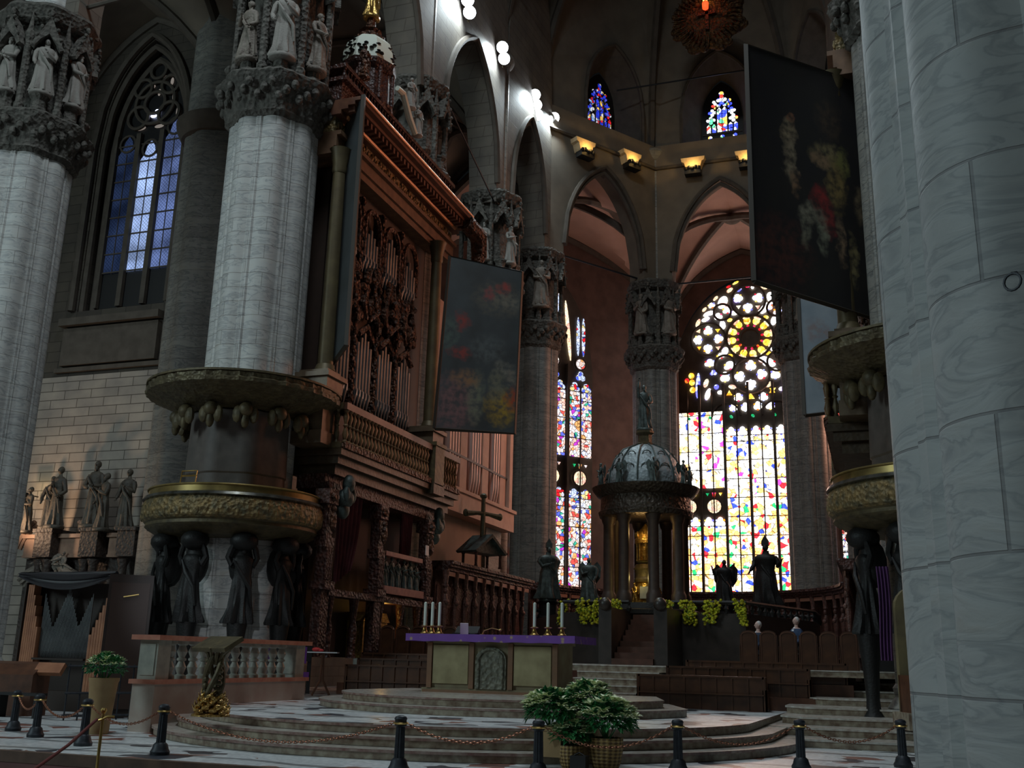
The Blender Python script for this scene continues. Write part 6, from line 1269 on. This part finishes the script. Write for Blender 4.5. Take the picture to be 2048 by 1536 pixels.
def person(x, y, z, rz, lab, coat, sd, turn=0):
    t = thing('person', lab, 'person', (x, y, z), rz)
    b = MB(); n = 24; prof = [(.19, .42, .14), (.20, .5, .14), (.18, .7, .12), (.21, .9, .13), (.22, 1.0, .12), (.17, 1.07, .10), (.06, 1.1, .06), (.052, 1.18, .055)]
    vs = []; fs = []
    for (r, zz, d) in prof:
        for i in range(n): a = 2 * pi * i / n; vs.append((r * cos(a), d * sin(a), zz))
    for j in range(len(prof) - 1):
        for i in range(n): fs.append((j * n + i, j * n + (i + 1) % n, (j + 1) * n + (i + 1) % n, (j + 1) * n + i))
    b.add(vs, fs); M = Mx((0, 0, 1.28), turn)
    b.ell((0, 0, 0), (.075, .095, .118), 10, 0, M); b.ell((0, -.098, -.01), (.013, .022, .024), 5, 0, M); b.ell((0, -.085, -.055), (.026, .012, .008), 5, 0, M)
    for s in (-1, 1): b.ell((s * .078, .0, -.005), (.012, .022, .03), 5, 0, M); b.ell((s * .03, -.088, .018), (.013, .008, .007), 5, 0, M); b.ell((s * .03, -.088, .036), (.018, .008, .005), 5, 0, M)
    for s in (-1, 1):
        b.tube([(s * .17, 0, .42), (s * .13, -.2, .46), (s * .11, -.42, .46), (s * .1, -.44, .22), (s * .1, -.44, .04), (s * .1, -.55, .03)], [.1, .09, .07, .06, .045, .03], 8)
        b.tube([(s * .2, 0, 1.0), (s * .25, -.02, .78), (s * .16, -.22, .62)], [.06, .05, .032], 8); b.ell((s * .14, -.27, .60), (.04, .05, .02), 6)
        for f in range(4): b.tube([(s * (.12 + .016 * f), -.3, .60), (s * (.12 + .016 * f), -.345, .592), (s * (.12 + .016 * f), -.37, .575)], [.009, .008, .006], 5)
        b.tube([(s * .115, -.26, .605), (s * .095, -.30, .60)], [.011, .008], 5)
    b.build('body', SKIN, t)
    c = MB(); vs = [(vx * 1.06, vy * 1.08, vz) for vx, vy, vz in vs[:6 * n]]; c.add(vs, fs[:5 * n])
    for s in (-1, 1): c.tube([(s * .19, 0, 1.0), (s * .255, -.02, .78), (s * .18, -.19, .63)], [.075, .062, .045], 8)
    c.build('coat', coat, t)
    c = MB(); c.add([(-.05, -.125, 1.03), (.05, -.125, 1.03), (.0, -.14, .85), (-.03, -.06, 1.12), (.03, -.06, 1.12)], [(0, 2, 1), (0, 1, 4, 3)]); c.build('shirt', SHIRT, t)
    h = MB(); h.ell((0, .025, .03), (.08, .09, .105), 8, 0, M); h.build('hair', HAIRW, t)
    l = MB()
    for s in (-1, 1): l.tube([(s * .17, 0, .42), (s * .13, -.2, .46), (s * .11, -.42, .46), (s * .1, -.44, .1)], [.105, .098, .078, .065], 8)
    l.build('trousers', BLACK, t)
person(4.72, 32.0, 1.45, radians(-60), 'white-haired person in dark clothes seated behind the leftmost rounded seat back', SUIT, 1)
person(5.82, 32.0, 1.58, radians(-50), 'bald-topped person in a dark blue jacket seated behind the third rounded seat back', mat('blue_jacket', (.03, .06, .13), .8), 2)
light('POINT', 'reading_lamp_choir', (5.0, 31.5, 4.3), 3, (1, .95, .95), None, .1)
# bench with purple cloth, table, throne and drape
t = thing('sedilia_bench', 'dark bench draped with purple cloth behind the marble balustrade', 'bench', (-8.3, 26.6, .49), radians(32))
b = MB(); b.box(-1.0, 0, .0, -.9, .5, .9); b.box(.9, 0, 0, 1.0, .5, .9); b.box(-1.0, 0, .45, 1.0, .5, .52); b.box(-1.0, -.02, .9, 1.0, .05, 1.32); b.box(-1.0, -.02, 1.3, 1.0, .08, 1.36); b.build('frame', BLACK, t, smooth=False)
b = MB(); b.grid(lambda u, v: (-.85 + 1.7 * u, -.05 - .01 * sin(u * 50), 1.30 - .32 * v - .15 * v * u), 40, 3); b.grid(lambda u, v: (-.95 + 1.9 * u, -.03 - .01 * sin(u * 50), .6 - .2 * v), 40, 2); b.build('purple_cloth', mat('bright_purple_cloth', (.16, .04, .24), .8), t)
t = thing('side_table', 'small wooden stand with a pale top between the balustrade and the seats', 'table', (-6.65, 26.35, .49), radians(20))
b = MB(); b.box(-.42, -.2, 1.14, .42, .2, 1.17); b.build('top', mat('pale_top', (.55, .55, .56), .3), t, smooth=False)
for s in (-1, 1):
    b = MB(); b.tube([(s * .0, s * .1, 1.14), (s * .02, s * .12, .4), (s * .22, s * .15, 0)], .03, 6); b.build('leg', WOOD, t)
b = MB(); b.ell((0, 0, .06), (.13, .1, .06), 6); b.ell((.12, .02, .04), (.1, .07, .04), 6); tag(b.build('folded_cloth', REDI, None, loc=(-6.85, 26.3, 1.66)), 'crumpled red cloth lying on the small pale-topped stand', 'cloth')
t = thing('bishop_throne', 'tall throne with rounded stone-coloured back at right, beside the close pier', 'throne', (9.1, 24.1, .36), radians(20))
b = MB(); b.box(-.7, -.4, .01, .7, .5, .35); b.box(-.55, -.7, .01, .55, -.35, .2); b.build('base', RISER, t, smooth=False)
b = MB(); b.prism([(-.6, .35), (.6, .35), (.6, 2.5)] + [(.6 * cos(a * pi / 12), 2.5 + .5 * sin(a * pi / 12)) for a in range(1, 12)] + [(-.6, 2.5)], .2, .35); b.build('back', mat('throne_back', (.22, .18, .09), .5, c2=(.15, .12, .07), ns=3), t, smooth=False)
b = MB(); b.box(-.5, -.3, .7, .5, .2, .8); b.box(-.6, -.35, .35, -.5, .3, 1.1); b.box(.5, -.35, .35, .6, .3, 1.1); b.build('seat', WOOD, t, smooth=False)
b = MB(); b.grid(lambda u, v: (8.13 + .26 * u + .02 * sin(v * 5), 24.2 - .05 * sin(u * 24), 3.75 - 2.0 * v), 30, 10); tag(b.build('purple_drape', PURP), 'long dark purple drape hanging left of the throne', 'drape')
b = MB(); b.box(7.6, 31.5, 1.2, 8.6, 32.2, 2.2); tag(b.build('dark_cupboard', BLACK, smooth=False), 'black low cupboard between the seats and the purple drape', 'cupboard')
# ================================================================ POSITIVE ORGAN, CONSOLE, SCREEN
t = thing('positive_organ', 'small organ with grey pipes and flanking orange wooden pipes at far left', 'organ', (-12.4, 22.6, 0))
b = MB(); b.box(-1.5, 0, 0, 1.45, .9, .5); b.box(-1.5, .45, .5, 1.45, .9, 3.3); b.box(-.95, -.0, 1.28, .75, .1, 1.33); b.box(-1.5, 0, .5, -1.45, .9, 3.3); b.build('case', mat('organ_case_dark', (.03, .018, .012), .6), t, smooth=False)
def ph(x):
    return 1.25 * abs(((x + .02) / .42) % 2 - 1)
for k in range(38):
    x = -.92 + k * .043; h = .62 + (.95 * max(0, 1 - abs((x + .95) / .38)) + 1.05 * max(0, 1 - abs((x + .12) / .42)) + 1.0 * max(0, 1 - abs((x - .72) / .42)))
    b = MB(); b.lathe([(.006, 1.34), (.017, 1.5), (.019, 1.52), (.019, 1.52 + h)], x, .2, 6); b.build('metal_pipe', PIPE, t)
for k in range(7):
    b = MB(); x = -1.42 + k * .07; h = 3.25 - max(0, k - 2) * .28; b.box(x, .05, .45, x + .06, .3, h); b.build('wooden_pipe', PIPEW, t, smooth=False)
for k in range(8):
    b = MB(); x = .80 + k * .085; h = 1.95 + k * .19; b.box(x, .05, .3, x + .072, .3, h); b.build('wooden_pipe', PIPEW, t, smooth=False)
b = MB(); b.grid(lambda u, v: (-1.65 + 3.2 * u, -.12 - .05 * sin(v * 9), 3.55 - .1 * v - (.30 * v + .02) * (1 - (2 * u - 1) ** 2) - .03 * sin(v * 20) * (1 - (2 * u - 1) ** 2)), 50, 16)
b.grid(lambda u, v: (-1.65 + 3.2 * u, -.12 + 1.1 * v, 3.55 + .03 * sin(u * 12)), 30, 4); b.tube([(-1.65, -.05, 3.5), (1.55, -.05, 3.52)], .08, 8)
tag(b.build('dust_cloth', mat('black_satin', (.03, .027, .03), .32), None, loc=(-12.4, 22.6, 0)), 'black satin cloth swagged over the top of the small pipe organ', 'cloth')
t = thing('organ_console', 'brown wooden organ console at the bottom of the left edge, behind the chained bollards', 'console', (-11.9, 20.3, 0), radians(10))
b = MB(); b.box(-1.5, 0, 0, .75, .7, .95); b.prism([(0, .95), (.7, .95), (.7, 1.25), (.35, 1.2)], -1.5, .75, 0, Matrix.Rotation(pi / 2, 4, 'Z') @ Matrix.Scale(-1, 4, (0, 1, 0))); b.build('body', WOOD, t, smooth=False)
b = MB(); b.box(-.2, -.1, 0, .5, .02, .3, 0, Mx((.85, .2, .95), 0, radians(-40))); b.build('music_desk', PIPEW, t, smooth=False)
b = MB(); b.box(-.6, -.6, .5, .6, -.25, .56); b.box(-.55, -.55, 0, -.5, -.3, .5); b.box(.5, -.55, 0, .55, -.3, .5); tag(b.build('organ_bench', BLACK, None, loc=(-11.0, 20.4, 0), smooth=False), 'low black bench in front of the organ console', 'bench')
t = thing('dark_screen', 'tall dark wooden screen standing behind the tall tan planter', 'screen', (-9.4, 21.4, 0), radians(38))
b = MB(); b.box(-.52, 0, 0, .52, .8, 3.4); b.build('body', mat('screen_wood', (.035, .018, .013), .5, c2=(.02, .012, .01), ns=3), t, smooth=False)
b = MB(); b.box(-.45, -.03, .2, .45, .0, 3.2); dr = b.build('door', mat('screen_door', (.045, .022, .016), .5), t, smooth=False)
b = MB(); b.tube([(-.15, -.05, 2.85), (.2, -.05, 2.92)], .014, 5); b.build('handle', BRASS, dr)
# ================================================================ WALL MONUMENT
MONF = mat('monument_figure_bronze', (.11, .09, .065), .6, c2=(.06, .05, .04), ns=3, bump=.4, bs=12, dist=.02)
t = thing('wall_monument', 'carved funerary monument with broken pediment against the transept wall', 'monument', (-23.8, 35.7, 0))
MON = mat('monument_stone', (.40, .25, .17), .6, c2=(.27, .16, .11), ns=3); MOND = mat('monument_dark', (.07, .05, .04), .6, c2=(.04, .03, .025), ns=4, bump=.6, bs=8, dist=.05)
b = MB(); b.box(-3.0, 0, 0, 3.0, .6, 5.3); b.build('backing', MOND, t, smooth=False)
for (x0, x1) in ((-3.0, -2.0), (-1.1, .2), (1.5, 2.5)):
    b = MB(); b.box(x0, -.25, 5.4, x1, .6, 6.15); b.box(x0 - .05, -.38, 6.15, x1 + .05, .6, 6.32); b.box(x0, -.3, 5.32, x1, .6, 5.42); b.build('entablature', MON, t, smooth=False)
for x in (-1.55, .85, 2.75):
    b = MB(); b.box(x - .45, -.75, 5.3, x + .45, .6, 6.35); b.box(x - .52, -.85, 6.35, x + .52, .6, 6.5); b.build('projecting_block', MOND, t, smooth=False)
for x in (-1.75, -1.3, .62, 1.08, 2.6):
    b = MB(); b.lathe([(.24, 0), (.24, .3), (.19, .4), (.17, 4.9), (.26, 5.2)], x, -.55, 14); b.build('column', MOND, t)
b = MB(); b.torus((-1.4, -.25, 5.2), 2.05, .11, 20, 6, a0=radians(125), a1=radians(165)); b.torus((-1.4, -.25, 5.2), 1.85, .08, 20, 6, a0=radians(125), a1=radians(165)); b.torus((-1.2, -.25, 5.1), 2.0, .11, 20, 6, a0=radians(35), a1=radians(60)); b.build('pediment_arc', MON, t)
b = MB(); figure(b, 2.0, 61, base=False, M=Mx((-2.7, -.4, 4.35), 0, 0, radians(60))); b.build('reclining_figure', STATD, t)
b = MB(); figure(b, 2.0, 62, base=False, M=Mx((.2, -.4, 4.35), 0, 0, radians(-55))); figure(b, 1.2, 63, base=False, M=Mx((-.6, -.45, 4.35), 0)); b.build('reclining_figure', STATD, t)
for i, (x, z, h, l) in enumerate(((-2.75, 6.35, 1.9, 'short dark figure half hidden by the far left pier, on the wall monument'), (-1.75, 6.5, 2.2, 'dark cloaked figure left of centre on the wall monument'), (-1.25, 6.5, 2.55, 'tallest figure of the left pair on the wall monument'), (.55, 6.5, 2.75, 'tallest dark figure on the wall monument, right of centre'), (1.25, 6.35, 2.35, 'hunched figure second from the right on the wall monument'), (2.3, 6.4, 2.45, 'rightmost slender figure on the wall monument'))):
    statue('monument_statue', l, 'statue', (-23.8 + x, 35.15 + .15 * (i % 2), z), radians((-20, 30, 0, 15, -25, 10)[i]), h, MONF, 200 + i, slim=.9)
t = thing('wall_lamp', 'small black spotlight beside the far left pier, glowing on the ashlar wall', 'lamp', (-27.1, 35.2, 8.2))
b = MB(); b.box(-.25, -.15, -.25, .25, .15, -.05); b.tube([(0, 0, -.1), (0, .95, -.1)], .03, 6); b.build('housing', BLACK, t, smooth=False)
light('SPOT', 'monument_lamp', (-27.2, 33.6, 6.4), 420, (1, .66, .42), (-23.6, 36.4, 9.2), .15, spot=2.4, blend=.9)
light('POINT', 'wall_glow', (-27.0, 35.75, 8.5), 8, (1, .75, .35), None, .05)
# hanging chandelier hook on the close pier, small iron ring
b = MB(); b.torus((0, 0, 0), .05, .008, 14, 5); b.tube([(0, .0, .05), (0, .06, .07)], .01, 5); tag(b.build('iron_ring', IRON, None, loc=(8.95, 6.13, 3.75), rz=radians(-35)), 'small iron ring fixed on the huge close pier', 'ring')
